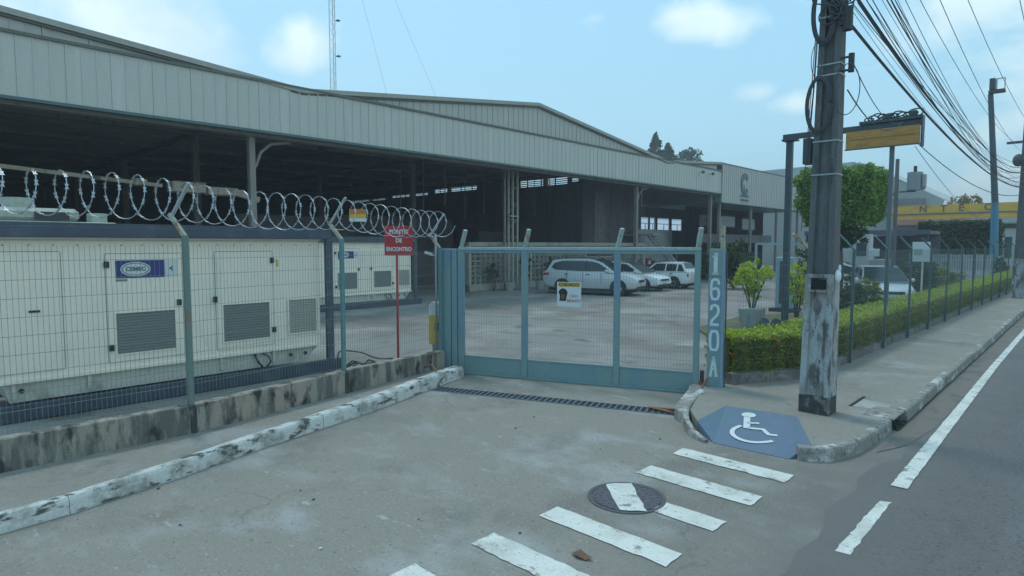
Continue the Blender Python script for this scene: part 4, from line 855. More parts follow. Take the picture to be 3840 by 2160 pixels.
for h in bh:
    wd = part('window', MB().box(-29.5, -29.46, h[0]-.05, h[1]+.05, 4.42, 4.47).box(-29.5, -29.46, (h[0]+h[1])/2-.03, (h[0]+h[1])/2+.03, 3.9, 4.415), m_trim, ob); part('pane', MB().box(-29.62, -29.6, h[0]+.005, h[1]-.005, 3.905, 4.995), m_frost, wd); part('inner_wall', MB().box(-26.2, -26, 49.5, OY1, 0, OZ0), m_dark2, ob)
for y_, z0_, z1_, b in ((51.5, 4.2, 5.2, 2.2), (55.5, 4.2, 5.3, 3.4), (60.5, 4.0, 5.2, 3.2)):
    wd = part('window', MB().box(-25.99, -25.94, y_, y_+b, z0_, z1_), m_trim, ob); part('pane', MB().box(-25.935, -25.925, y_+.08, y_+b-.08, z0_+.08, z1_-.08), m_winL if y_ > 55 else m_win, wd)
for y_ in (47.8, 54, 60, 65.6): part('column', MB().box(-22.5, -22.3, y_-.1, y_+.1, 0, OZ0), m_colm, ob)
part('balcony_rail', MB().box(-25.2, -25.1, 49.6, OY1, 2.7, 3.5), m_dark2, ob)
em = []
for kk in range(23):
    a = R(35)+R(290)*kk/22; em.append((math.cos(a)*.62, math.sin(a)*.72))
l_, r_ = stroke(em, .38); mb = MB(); ec = (XF+.05, 51.6, 7.62)
for i in range(len(l_)-1): mb.extr([(ec[0], ec[1]+p.x, ec[2]+p.y) for p in (l_[i], r_[i], r_[i+1], l_[i+1])], (.04, 0, 0))
mb.extr([(ec[0], ec[1]-.25, ec[2]-.05), (ec[0], ec[1]+.25, ec[2]-.9), (ec[0], ec[1]+.05, ec[2]-.55)], (.04, 0, 0))
part('emblem', mb, m_logo, ob)
part('emblem_bar', MB().box(XF+.05, XF+.08, 50.8, 52.4, 6.55, 6.72), m_logo, ob); part('emblem_bar', MB().box(XF+.05, XF+.08, 50.85, 52.4, 6.2, 6.36), m_logo, ob)
for y_ in (43.4, 45.0):
    fl = thing('flood_lamp', ('left' if y_ < 44 else 'right')+' one of two small lamps on the fascia near the office corner', 'lamp', (XF+.1, y_, 7.9), 'small lamps on the fascia')
    part('bracket', MB().beam((XF+.02, y_, 7.9), (XF+.35, y_, 7.95), .03, .03), m_dark, fl); part('housing', MB().box(XF+.3, XF+.42, y_-.14, y_+.14, 7.82, 8.02), m_flood, fl, bevel=.02)
# white steel stair beside it
stt = thing('steel_stair', 'white steel stair rising in the dark beneath the office block', 'stair', (-27, 46.5, 0))
for s_ in (0, 1.0): part('stringer', MB().beam((-26.6-s_*.5, 44.6+s_*.2, 3.3), (-26.0-s_*.5, 49.3+s_*.2, .1), .08, .22), m_stair, stt)
for k in range(14):
    t = k/14; part('tread', MB().box(-27.1, -26.1, 44.8+t*4.4-.13, 44.8+t*4.4+.13, 3.15-t*3.0, 3.19-t*3.0), m_stair, stt)
part('landing', MB().box(-28.6, -25.9, 43.6, 44.9, 3.3, 3.4), m_stair, stt)
part('white_screen', MB().box(-28.0, -27.9, 44.6, 50.2, 0, 3.8), m_bwall, stt)
for k in range(5): part('rail_post', MB().box(-26.0, -25.96, 44.0+k*1.2, 44.04+k*1.2, 3.3 if k < 1 else max(.3, 3.3-k*.8), 4.3 if k < 1 else max(1.2, 4.2-k*.8)), m_stair, stt)
ht = thing('hose_cabinet', 'small red fire hose cabinet against the white stair screen', 'cabinet', (-26.9, 44.6, .9)); part('case', MB().box(-27.0, -26.8, 44.3, 44.95, .75, 1.45), m_red, ht, bevel=.02); part('label_plate', MB().box(-26.795, -26.785, 44.45, 44.8, .95, 1.2), m_lab, ht)

# ------------------------------------------------------------------ breeze-block wall
bw = thing('breeze_block_wall', 'pale openwork breeze block wall behind the parked cars', 'wall', (-24.5, 31, 0))
part('top_beam', MB().box(-24.7, -24.4, 22.35, 40.0, 2.44, 2.66), m_block, bw, bevel=.01); part('footing', MB().box(-24.66, -24.44, 22.40, 40.0, 0, .34), m_block, bw, bevel=.01)
for y_ in (22.40, 27.3, 32.7, 36.1, 39.8): part('pier', MB().box(-24.68, -24.40, y_-.09, y_+.09, .34, 2.44), m_block, bw)
blk0 = None; rest = MB(); cnt = 0
def blk(mb, y, z, w_=.375, h_=.235, t=.035):
    mb.box(-24.62, -24.48, y, y+w_, z, z+t).box(-24.62, -24.48, y, y+t, z+t, z+h_-t).box(-24.62, -24.48, y+w_-t, y+w_, z+t, z+h_-t).box(-24.62, -24.48, y, y+w_, z+h_-t, z+h_)
    mb.box(-24.58, -24.52, y+t, y+w_-t, z+h_/2-.01, z+h_/2+.012); return mb
ks = []
for ja, jb in ((22.49, 27.21), (27.39, 32.61), (32.79, 36.01), (36.19, 39.71)):
    n_ = int((jb-ja)/.383)
    for c in range(n_):
        for r_i in range(8):
            y_ = ja+c*(jb-ja)/n_; z_ = .345+r_i*.2605
            if 32.7 < y_ < 36.1 and z_ > 1.6: continue
            ks.append((y_, z_))
for i, (y_, z_) in enumerate(sorted(ks)):
    if i >= 300: blk(rest, y_, z_)
    elif blk0 is None: blk0 = part('breeze_block', blk(MB(), y_, z_), m_block, bw); b00 = (y_, z_)
    else: inst(blk0, bw, (random.uniform(-.008, .008), y_-b00[0], z_-b00[1]))
if rest.v: part('far_breeze_blocks', rest, m_block, bw, kind='stuff')
part('window_frame', MB().box(-24.6, -24.5, 32.8, 36.0, 1.66, 1.74).box(-24.6, -24.5, 32.8, 36.0, 2.36, 2.43), m_block, bw)

# ------------------------------------------------------------------ cars
def car(name, label, loc, heading, Ln, W, Hh, paint, style):
    c = thing(name, label, 'car', (0, 0, 0), 'cars parked in the yard')
    # stations along x (front +), z values as fractions; profiles per style
    if style == 'suv':
        hood = [(-.5, .50, .62), (-.485, .40, .64), (-.46, .28, .655), (-.36, .22, .66), (-.15, .21, .645), (.10, .21, .635), (.26, .21, .61), (.38, .22, .575), (.455, .24, .52), (.485, .28, .46), (.50, .34, .42)]
        gh = [(-.47, .0), (-.445, .28), (-.40, .92), (-.30, 1.0), (-.10, 1.02), (.04, .98), (.13, .80), (.235, .28), (.28, .0)]
    elif style == 'old':
        hood = [(-.5, .40, .56), (-.49, .30, .60), (-.46, .25, .62), (-.30, .24, .62), (.0, .24, .615), (.20, .24, .60), (.36, .25, .57), (.47, .27, .54), (.495, .30, .50), (.50, .34, .45)]
        gh = [(-.48, .0), (-.44, .35), (-.385, .95), (-.30, 1.0), (-.05, 1.0), (.05, .93), (.16, .3), (.21, .0)]
    else:
        hood = [(-.5, .42, .60), (-.485, .32, .63), (-.45, .25, .645), (-.32, .22, .65), (.0, .21, .64), (.22, .21, .61), (.36, .22, .565), (.46, .25, .50), (.49, .3, .44), (.50, .34, .40)]
        gh = [(-.47, .0), (-.43, .4), (-.37, .92), (-.26, 1.0), (-.06, 1.02), (.06, .93), (.20, .35), (.29, .0)]
    hw = W/2; secs = []
    for fx, zb, zt in hood:
        e = 1-.10*(abs(fx)/.5)**5-.02; x = fx*Ln; zb *= Hh; zt *= Hh; w_ = hw*e; zb = max(zb*.75, .2)
        ring = [(x, 0, zb), (x, w_*.88, zb), (x, w_*.97, zb+.06), (x, w_, zb+(zt-zb)*.45), (x, w_*.985, zb+(zt-zb)*.75), (x, w_*.93, zt-.015), (x, w_*.80, zt+.01), (x, 0, zt+.03)]
        secs.append(ring+[(a, -b, z) for a, b, z in ring[-2:0:-1]])
    def skin(secs, capz=True):
        n = len(secs[0]); mb = MB(); vs = [p for s in secs for p in s]; fs = []
        for i in range(len(secs)-1):
            for k in range(n): fs.append((i*n+k, i*n+(k+1) % n, (i+1)*n+(k+1) % n, (i+1)*n+k))
        fs += [tuple(range(n))[::-1], tuple(range((len(secs)-1)*n, len(secs)*n))]; mb.add(vs, fs); return mb
    def Q(nm, mb, mt, par=c, **k): return part(nm, mb, mt, par, **k)
    body = Q('body', skin(secs), paint, smooth=False)
    zbelt = .635*Hh; zr = Hh
    gs_ = []
    for fx, f in gh:
        x = fx*Ln; z0 = zbelt-.02; z1 = zbelt+(zr-zbelt)*f; w0 = hw*.90; w1 = hw*(.90-.20*f)
        gs_.append([(x, w0, z0), (x, w1, max(z1-.03, z0+.001)), (x, w1*.8, max(z1, z0+.002)), (x, -w1*.8, max(z1, z0+.002)), (x, -w1, max(z1-.03, z0+.001)), (x, -w0, z0)])
    def soft(o): o.data.polygons.foreach_set('use_smooth', [True]*len(o.data.polygons)); o.data.set_sharp_from_angle(angle=R(38)); return o
    soft(body); soft(Q('roof', skin(gs_), paint))
    def band(nm, ids, k=.78):   # windscreen or rear glass laid on the cabin shell
        mb = MB()
        for i, j in zip(ids, ids[1:]):
            a, b = gs_[i], gs_[j]; up_n = .012; dx = .012 if gh[i][0] > 0 else -.012
            q = [(a[2][0]+dx, a[2][1]*k/.8, a[2][2]+up_n), (b[2][0]+dx, b[2][1]*k/.8, b[2][2]+up_n), (b[3][0]+dx, b[3][1]*k/.8, b[3][2]+up_n), (a[3][0]+dx, a[3][1]*k/.8, a[3][2]+up_n)]
            mb.add(q, [(0, 1, 2, 3)])
        Q(nm, mb, m_glass)
    n_ = len(gh); band('windscreen', (n_-4, n_-3, n_-2, n_-1), .95); band('rear_glass', (2, 1), .9)
    def gpt(fx, f, sg, o=.0):
        w1 = hw*(.90-.20*f)+o; return Vector((fx*Ln, sg*w1, zbelt+(zr-zbelt)*f))
    if style == 'suv': win = [(-.405, .34), (-.375, .66), (-.30, .84), (-.10, .87), (.035, .82), (.11, .66), (.205, .22), (.205, .08), (-.10, .06), (-.36, .16)]; cuts = (-.02, -.225)
    elif style == 'old': win = [(-.43, .08), (-.375, .78), (-.05, .84), (.03, .80), (.135, .14), (.135, .07)]; cuts = (-.13, -.31)
    else: win = [(-.38, .30), (-.34, .70), (-.25, .84), (-.06, .86), (.035, .80), (.19, .20), (.19, .09), (-.34, .10)]; cuts = (-.04, -.25)
    for sg in (-1, 1):
        Q('side_windows', MB().extr([gpt(x, f, sg, .006) for x, f in win], (0, sg*.006, .0)), m_glass)
        for cx_ in cuts: Q('pillar', MB().beam(gpt(cx_, .05, sg, .012), gpt(cx_-.008, .90, sg, .012), .035 if style != 'old' else .07, .012, up=(0, sg, 0)), m_plas if style == 'suv' else paint)
        if style == 'suv': Q('roof_rail', MB().tube([gpt(-.36, 1.0, sg, -.05)+Vector((0, 0, .0)), gpt(-.2, 1.06, sg, -.05), gpt(.0, 1.06, sg, -.05), gpt(.06, 1.0, sg, -.05)], .015, 5), m_plas)
        Q('mirror', MB().ball((.20*Ln, sg*(hw+.08), zbelt+.07), .10, .09, .08, 8, 6), paint, smooth=True)
        Q('door_handle', MB().box(-.02*Ln, .02*Ln, sg*hw*.985-.015, sg*hw*.985+.015, zbelt-.13, zbelt-.10), m_plas); Q('door_handle', MB().box(-.25*Ln, -.21*Ln, sg*hw*.985-.015, sg*hw*.985+.015, zbelt-.12, zbelt-.09), m_plas)
        for fx in (.14, -.055, -.23): Q('door_gap', MB().box(fx*Ln-.006, fx*Ln+.006, sg*hw*.975-.012, sg*hw*.975+.012, .32*Hh, zbelt-.03), m_plas)
        Q('sill', MB().box(-.30*Ln, .27*Ln, sg*hw*.95-.03, sg*hw*.95+.03, .19, .30), m_plas if style != 'hatch' else paint)
        wr = .345 if style == 'suv' else .30
        for fx in (.315, -.275):
            Q('wheel_arch', MB().disc((fx*Ln, sg*(hw-.045), wr+.05), wr+.075, (0, 1, 0), .10, 22), m_black)
            tw = Q('wheel', MB().disc((fx*Ln, sg*(hw-.08), wr), wr, (0, 1, 0), .21, 22), m_black)
            Q('rim', MB().disc((fx*Ln, sg*(hw+.012), wr), wr*.62, (0, 1, 0), .03, 16), m_rim, tw)
            sp = MB()
            for k in range(5): a = 2*PI*k/5; sp.beam((fx*Ln, sg*(hw+.03), wr), (fx*Ln+math.cos(a)*wr*.6, sg*(hw+.03), wr+math.sin(a)*wr*.6), .05, .015, up=(0, 1, 0))
            Q('rim_spokes', sp, m_plas if style == 'old' else m_carS, tw)
        Q('tail_lamp', MB().box(-.488*Ln, -.425*Ln, sg*hw*.90-.03, sg*hw*.90+.035, .53*Hh, .60*Hh) if style == 'suv' else MB().box(-.495*Ln, -.47*Ln, sg*hw*.82-.06, sg*hw*.82+.06, .45*Hh, .58*Hh), m_tail, bevel=.01)
        Q('headlight', MB().box(.43*Ln, .488*Ln, sg*hw*.72-.14, sg*hw*.72+.16, .40*Hh, .47*Hh), m_lamp, bevel=.02)
    Q('grille', MB().box(.485*Ln, .503*Ln, -hw*.5, hw*.5, .36*Hh, .43*Hh), m_plas); Q('lower_grille', MB().box(.488*Ln, .505*Ln, -hw*.7, hw*.7, .17*Hh, .25*Hh), m_plas)
    Q('licence_plate', MB().box(.505*Ln, .512*Ln, -.2, .2, .28*Hh, .34*Hh), m_lab); Q('licence_plate', MB().box(-.512*Ln, -.50*Ln, -.2, .2, .42*Hh, .48*Hh), m_lab)
    Q('underbody', MB().box(-.44*Ln, .44*Ln, -hw*.8, hw*.8, .16, .3), m_black)
    c.location = loc; c.rotation_euler = (0, 0, heading); return c
def carat(wheel, hd, Ln, W, fx):   # place so that the near wheel touches the ground at a point
    d = Vector((math.cos(hd), math.sin(hd), 0)); n = Vector((-d.y, d.x, 0)); v = Vector((*wheel, 0))-d*fx*Ln+n*(W/2-.05); return (v.x, v.y, 0)
car('suv', 'silver SUV parked in the yard, nearest the gate', carat((-17.05, 25.5), R(17), 5.0, 1.95, .315), R(17), 5.0, 1.95, 1.80, m_carS, 'suv')
car('hatchback', 'white hatchback parked behind the silver SUV, nose to the right', carat((-17.8, 29.1), R(2), 4.3, 1.75, .315), R(2), 4.3, 1.75, 1.55, m_carW, 'hatch')
car('old_hatchback', 'small boxy white hatchback seen from its rear, farthest of the car row', (-18.75, 32.7, 0), R(184), 3.9, 1.6, 1.52, m_carW, 'old')
car('hatchback', 'white car facing the road behind the fence and hedge', (-6.65, 29.4, 0), R(-66), 4.3, 1.85, 1.62, m_carW, 'hatch')
car('suv', 'white car half hidden behind the round shrubs by the fence', (-9.6, 34.8, 0), R(10), 4.4, 1.8, 1.6, m_carW, 'suv')

# ------------------------------------------------------------------ hedges, garden kerbs and the roadside fence
def lerp(a, b, t): return tuple(a[i]+(b[i]-a[i])*t for i in range(len(a)))
GL0, GL1, GL2 = Vector((-4.40, 9.98)), Vector((-3.66, 11.32)), Vector((-3.56, 12.75))
gk = thing('garden_kerb', 'weathered low concrete kerb along the hedge foot', 'kerb', (-3.6, 12, 0))
stones(gk, [tuple(GL0), tuple(GL1)], .8, lambda t: .14, lambda t: .33, m_gut, 1, round_=.02)
rowp = [(-3.64, 11.4)]+[(-3.55-.0-(-.45)*(y-12.8)/26.6, y) for y in range(12, 62, 1)]
stones(gk, rowp, 1.0, lambda t: .14, lambda t: .31, m_gut, 1, round_=.02)
def hedge(name, label, line, wid, z0, z1, n, red=0):
    h = thing(name, label, 'hedge', (line[0][0], line[0][1], z0), 'clipped ixora hedges'); 
    core = MB(); Ls = [Vector(p) for p in line]
    for a, b in zip(Ls, Ls[1:]):
        d = (b-a).normalized(); nn = Vector((-d.y, d.x)); q = [a+nn*.10, b+nn*.10, b+nn*(wid-.08), a+nn*(wid-.08)]; core.prism([(p.x, p.y) for p in q], z0-.1, z1-.10)
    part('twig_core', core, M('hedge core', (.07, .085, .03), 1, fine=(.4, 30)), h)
    tot = sum((b-a).length for a, b in zip(Ls, Ls[1:])); P = []; T = []; F = []
    for a, b in zip(Ls, Ls[1:]):
        d = (b-a); Ln = d.length; d = d.normalized(); nn = Vector((-d.y, d.x)); k = int(n*Ln/tot)
        s = RNG.uniform(0, 1, k)**(1.6 if Ln > 10 else 1.0)*Ln; side = RNG.uniform(0, 1, k)
        bumpy = .035*np.sin(s*7.3)+.03*np.sin(s*17.1+1)
        for i in range(k):
            if side[i] < .62: u = bumpy[i]+RNG.normal()*.03; z = RNG.uniform(z0, z1)
            elif side[i] < .72: u = wid+RNG.normal()*.03; z = RNG.uniform(z0, z1)
            else: u = RNG.uniform(0, wid); z = z1+bumpy[i]*.6+RNG.normal()*.025
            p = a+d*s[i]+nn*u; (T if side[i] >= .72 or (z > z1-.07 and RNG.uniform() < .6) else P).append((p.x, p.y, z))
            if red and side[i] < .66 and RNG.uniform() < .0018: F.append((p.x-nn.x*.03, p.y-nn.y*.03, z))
    foliage('side_leaves', P, .055, f_hedge, h, tilt=.7); foliage('top_leaves', T, .055, f_hedgeT, h, tilt=.6)
    if F:
        fp = np.concatenate([blobpts(f, (.035,)*3, 14) for f in F]); foliage('red_flowers', fp, .03, m_flow, h)['kind'] = 'stuff'
    return h
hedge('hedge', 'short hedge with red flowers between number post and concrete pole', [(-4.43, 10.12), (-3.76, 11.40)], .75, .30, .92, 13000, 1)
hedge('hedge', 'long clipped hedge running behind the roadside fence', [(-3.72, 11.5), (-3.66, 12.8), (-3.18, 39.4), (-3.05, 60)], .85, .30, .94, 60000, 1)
part_gp = None
rf = thing('roadside_fence', 'tall blue wire fence with leaning arms above the hedge', 'fence', (-3.5, 20, .15))
ys = [11.28, 13.5, 15.95, 18.2, 20.5, 22.9, 25.3, 27.7, 30.1, 32.5, 35, 37.4, 39.8, 42.2, 44.6, 47, 49.5, 52, 54.5, 57]
def fxy(y): return -3.62 if y < 12 else -3.52+.45*(y-12.8)/26.6
pp = None; ap = None; m_postD = M('dark teal post paint', (.085, .145, .15), .6, fine=(.15, 40))
for i, y_ in enumerate(ys):
    x_ = fxy(y_)
    if pp is None:
        pp = part('post', MB().box(x_-.024, x_+.024, y_-.024, y_+.024, .15, 2.42), m_postD, rf); ap = part('arm', MB().beam((x_, y_, 2.41), (x_-.20, y_-.24, 2.70), .045, .045), m_armY, rf); x00, y00 = x_, y_
    else:
        inst(pp, rf, (x_-x00, y_-y00, 0)); ar = part('arm', MB().beam((x_, y_, 2.41), (x_-.20, y_-.24, 2.70), .032, .032), m_postB if i < 4 else m_postD, rf)
for a, b in zip(ys, ys[1:]):
    if a > 40: break
    meshpanel((fxy(a), a), (fxy(b), b), .34, 2.38, dx=.05 if a < 25 else .1, dz=.2, r=.0012, par=rf)
meshpanel((-4.36, 10.0), (-3.62, 11.28), .34, 2.38, par=rf, r=.0012)
gl = struct('garden_bed', MB().prism([(-3.8, 11.2), (-4.5, 10.05), (-5.2, 11.5), (-6.6, 14.5), (-8.6, 17), (-8.9, 21), (-7.6, 24), (-6, 26.5), (-4.3, 27), (-3.6, 27), (-3.6, 13)], -.02, .05), m_lawn)
# potted lime shrub
ps = thing('potted_shrub', 'lime green leafy shrub in a square white planter', 'plant', (-7.55, 18.5, 0))
part('planter', MB().add([(-7.80, 18.25, 0), (-7.30, 18.25, 0), (-7.30, 18.75, 0), (-7.80, 18.75, 0), (-7.86, 18.19, .60), (-7.24, 18.19, .60), (-7.24, 18.81, .60), (-7.86, 18.81, .60)], [(3, 2, 1, 0), (4, 5, 6, 7), (0, 1, 5, 4), (1, 2, 6, 5), (2, 3, 7, 6), (3, 0, 4, 7)]), m_pot, ps, bevel=.02)
stm = MB()
for k in range(7):
    a = 2*PI*k/7; stm.tube([(-7.55+.05*math.cos(a), 18.5+.05*math.sin(a), .55), (-7.55+.18*math.cos(a), 18.5+.18*math.sin(a), 1.0), (-7.55+.42*math.cos(a), 18.5+.42*math.sin(a), 1.6)], .018, 5)
part('stems', stm, m_bark, ps)
foliage('foliage', np.concatenate([clumps((-7.5, 18.45, 1.62), (.62, .62, .42), 46, 34, .15), clumps((-7.55, 18.5, 1.05), (.3, .3, .3), 14, 16, .12)]), .14, f_lime, ps, asp=.32)
for q, (x_, y_) in enumerate(((-7.06, 18.2), (-6.76, 18.3))):
    sl_ = thing('garden_spotlight', ('left' if q == 0 else 'right')+' small black garden spotlight beside the white planter', 'spotlight', (x_, y_, .04), 'black garden spotlights')
    part('housing', MB().disc((x_, y_, .20), .13, (.4, -.6, .5), .2, 12), m_flood, sl_); part('foot', MB().box(x_-.03, x_+.03, y_-.03, y_+.03, .04, .12), m_flood, sl_)
tt = thing('cabinet_totem', 'pale blue upright cabinet behind the dark portal post', 'cabinet', (-8.5, 24, 0))
part('body', MB().box(-8.85, -8.25, 23.8, 24.3, .12, 2.05), m_totem, tt, bevel=.02); part('door', MB().box(-8.70, -8.40, 23.78, 23.80, .3, 1.9), m_portal, tt); part('plinth', MB().box(-9.0, -8.1, 23.6, 24.5, 0, .12), m_plas, tt)
tf = thing('pipe_frame', 'pale blue pipe frame standing behind the cabinet and portal post', 'frame', (-8.8, 25.5, 0))
part('crossbar', MB().beam((-10.2, 25.2, 2.55), (-8.05, 25.8, 2.55), .07, .09), m_totem, tf); part('leg', MB().box(-8.10, -8.02, 25.76, 25.84, 0, 2.55), m_totem, tf); part('leg', MB().box(-10.22, -10.14, 25.16, 25.24, 0, 2.55), m_totem, tf)
def bush(label, c, rad, n, mat, sz=.16, name='shrub', grp=None, stem=True, k=None, asp=.5):
    b = thing(name, label, 'shrub', (c[0], c[1], 0), grp)
    if stem:
        s_ = MB()
        for j in range(4): a = j*1.6+c[0]; s_.tube([(c[0]+.04*math.cos(a), c[1]+.04*math.sin(a), 0), (c[0]+rad[0]*.3*math.cos(a), c[1]+rad[1]*.3*math.sin(a), c[2]*.7), (c[0]+rad[0]*.5*math.cos(a), c[1]+rad[1]*.5*math.sin(a), c[2]+rad[2]*.3)], .025, 5)
        part('stem', s_, m_bark, b)
    foliage('foliage', clumps(c, rad, k or n//30, 30, min(rad)*.3), sz, mat, b, asp=asp); return b
bush('lime green shrub just left of the concrete utility pole behind fence', (-7.3, 21.6, 1.25), (.42, .42, .75), 1200, f_lime, .13, asp=.35)
bush('low lime shrub right of the pole behind the long hedge', (-5.75, 19.9, 1.0), (.35, .35, .35), 700, f_lime, .11, asp=.35)
bush('dark round clipped shrub before the white car, left one', (-5.35, 20.3, .90), (.50, .45, .70), 2600, f_dark, .10, grp='dark shrubs behind the fence')
bush('dark round clipped shrub before the white car, nearest to its bumper', (-5.15, 21.6, .88), (.42, .4, .62), 2000, f_hedge, .10, grp='dark shrubs behind the fence')
bush('dark shrub beside the white square sign', (-5.0, 29.9, .95), (.5, .5, .7), 1500, f_dark, .11)
bush('bush with orange flowers beyond the white square sign', (-4.9, 33.5, 1.0), (.6, .6, .7), 1500, f_hedge, .12)
bush('dark leafy shrub in the gap right of the number post', (-15.2, 34.5, 1.5), (1.5, 1.3, 1.3), 2600, f_dark, .25)
bush('yellow and green croton bush seen through the gate top right', (-18.6, 40.6, 1.15), (1.1, 1.0, 1.2), 1800, f_croton, .22)
bush('dark bush right of the old white hatchback', (-20.5, 42.0, 1.2), (1.3, 1.0, 1.3), 1500, f_dark, .22)
for i, (y_, x_, h_) in enumerate(((23.9, -24.1, 1.6), (26.3, -24.0, 2.2), (28.6, -24.0, 1.8), (31.5, -24.1, 1.5), (38.2, -24.0, 1.7), (40.5, -24.0, 1.5))):
    bush(('thin dark shrub growing at the left end of the breeze block wall', 'dark leafy shrub in front of the pale lattice column', 'dark shrub against the wall just behind the silver SUV tail', 'dark shrub against the wall above the silver SUV roof', 'dark shrub against the wall behind the boxy hatchback', 'dark shrub at the right end of the breeze block wall')[i], (x_, y_, h_*.62), (.25, .55, h_*.40), 800, f_dark, .16, grp='dark shrubs along the breeze block wall')
for i, (x_, y_) in enumerate(((-23.3, 25.6), (-23.2, 26.7), (-23.4, 24.4))):
    pt = thing('clay_planter', ('right', 'middle', 'left')[i and (3-i)]+' one of three pale pots before the lattice column', 'planter', (x_, y_, 0), 'pale pots before the block wall')
    part('pot', MB().tube([(x_, y_, 0), (x_, y_, .5)], .2, 12, r2=.28), m_cement, pt); part('soil', MB().disc((x_, y_, .495), .24, (0, 0, 1), .02, 12), m_soil, pt)
# big clipped ficus block on its trunk
tp = thing('clipped_tree', 'box clipped ficus tree with square green crown behind the pole', 'tree', (-8.3, 29.6, 0))
part('trunk', MB().tube([(-8.25, 29.6, 0), (-8.2, 29.55, 1.4), (-8.3, 29.6, 2.6), (-8.2, 29.7, 4.2)], .16, 8, r2=.10), m_bark, tp)
for k in range(5):
    a = k*1.3; part('limb', MB().tube([(-8.25, 29.6, 2.3), (-8.25+.6*math.cos(a), 29.6+.6*math.sin(a), 3.3), (-8.25+1.1*math.cos(a), 29.6+1.1*math.sin(a), 4.6)], .07, 6, r2=.03), m_bark, tp)
P = []
for k in range(26000):
    u, v, w_ = RNG.uniform(-1, 1, 3); s_ = RNG.integers(0, 5)
    if s_ == 0: u = 1
    elif s_ == 1: v = -1
    elif s_ == 2: w_ = 1
    elif s_ == 3: u = -1
    else: v = 1
    rr_ = (abs(u)**12+abs(v)**12+abs(w_)**12)**(1/12); u, v, w_ = u/rr_, v/rr_, w_/rr_
    j = .94+.06*math.sin(u*9+v*7)*math.sin(w_*8)+RNG.normal()*.05; tz = 1-.28*max(0, -w_)**1.5
    P.append((-8.25+u*1.52*j*tz, 29.6+v*1.52*j*tz, 4.50+w_*1.22*j))
foliage('crown', np.array(P), .14, f_topi, tp)
foliage('hanging_growth', clumps((-8.1, 29.4, 3.0), (1.15, 1.15, .6), 50, 40, .2), .13, f_dark, tp)
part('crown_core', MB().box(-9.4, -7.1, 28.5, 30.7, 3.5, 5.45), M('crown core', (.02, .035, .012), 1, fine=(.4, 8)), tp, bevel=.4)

# ------------------------------------------------------------------ concrete utility pole with its gear
up_ = thing('utility_pole', 'thick concrete utility pole with peeling whitewashed foot on the corner', 'utility pole', (-2.79, 9.20, .15))
def hsec(z, w_, d_, lx=0.0, fl=.075, rec=.06):
    x0, x1 = -2.79-w_/2+lx, -2.79+w_/2+lx; y0, y1 = 9.20-d_/2, 9.20+d_/2
    return [(x0, y0, z), (x0+fl, y0, z), (x0+fl+.01, y0+rec, z), (x1-fl-.01, y0+rec, z), (x1-fl, y0, z), (x1, y0, z), (x1, y1, z), (x1-fl, y1, z), (x1-fl-.01, y1-rec, z), (x0+fl+.01, y1-rec, z), (x0+fl, y1, z), (x0, y1, z)]
def loft(secs):
    n = len(secs[0]); mb = MB(); fs = [(i*n+k, i*n+(k+1) % n, (i+1)*n+(k+1) % n, (i+1)*n+k) for i in range(len(secs)-1) for k in range(n)]
    tri = tessellate_polygon([[Vector((p[0], p[1], 0)) for p in secs[0]]]); m_ = (len(secs)-1)*n
    fs += [tuple(reversed(t)) for t in tri]+[tuple(i+m_ for i in t) for t in tri]; return mb.add([p for s in secs for p in s], fs)
def pw_(z): return .385-.021*(z-.15), .30-.017*(z-.15), .006*(z-.15)
zs = [2.10, 3, 4, 5, 6, 7.5, 9.3]
part('shaft', loft([hsec(z, *pw_(z)[:2], pw_(z)[2]) for z in zs]), m_pole, up_)
part('whitewashed_foot', loft([hsec(z, pw_(z)[0]+.02, pw_(z)[1]+.02, pw_(z)[2], .08, .045) for z in (.40, 1.2, 2.10)]), m_poleW, up_)
a_, b_ = pw_(.2)[:2]; part('footing', MB().box(-2.79-a_/2-.012, -2.79+a_/2+.012, 9.2-b_/2-.015, 9.2+b_/2+.012, .14, .40), m_poleB, up_, bevel=.012)
part('painted_step_hole', MB().box(-2.79-.085, -2.79+.085, 9.2-.15-.002, 9.2-.08, 1.90, 2.02), m_hole, up_)  # black block stands in for the shade of a recess
part('foot_ledge', MB().box(-2.79-.11, -2.79+.11, 9.2-.162, 9.2-.10, 1.85, 1.885), m_poleW, up_); part('foot_ledge', MB().box(-2.79-.12, -2.79+.12, 9.2-.165, 9.2-.1, 2.05, 2.10), m_poleW, up_)
for z in (3.9, 4.78, 4.92, 3.45, 5.55):
    a_, b_, l_ = pw_(z); a_ = a_/2+.008; b_ = b_/2+.008
    part('band', MB().box(-2.79+l_-a_, -2.79+l_+a_, 9.2-b_, 9.2-b_+.006, z, z+.018).box(-2.79+l_+a_-.006, -2.79+l_+a_, 9.2-b_+.006, 9.2+b_, z, z+.018).box(-2.79+l_-a_, -2.79+l_-a_+.006, 9.2-b_+.006, 9.2+b_, z, z+.018), m_galv, up_)
bx = -2.79+pw_(4.8)[2]+pw_(4.8)[0]/2
part('insulator_bracket', MB().box(bx, bx+.12, 9.10, 9.125, 4.80, 4.825).box(bx, bx+.12, 9.10, 9.125, 4.97, 4.995).tube([(bx+.13, 9.11, 4.78), (bx+.13, 9.11, 5.02)], .038, 8), m_plas, up_)
part('insulator_bracket', MB().box(bx-.03, bx+.12, 9.06, 9.12, 5.40, 5.46).tube([(bx+.08, 9.08, 5.32), (bx+.08, 9.08, 5.62)], .06, 8), m_plas, up_)
part('junction_box', MB().box(-3.06, -2.955, 9.08, 9.26, 3.62, 3.98), m_portal, up_, bevel=.012)
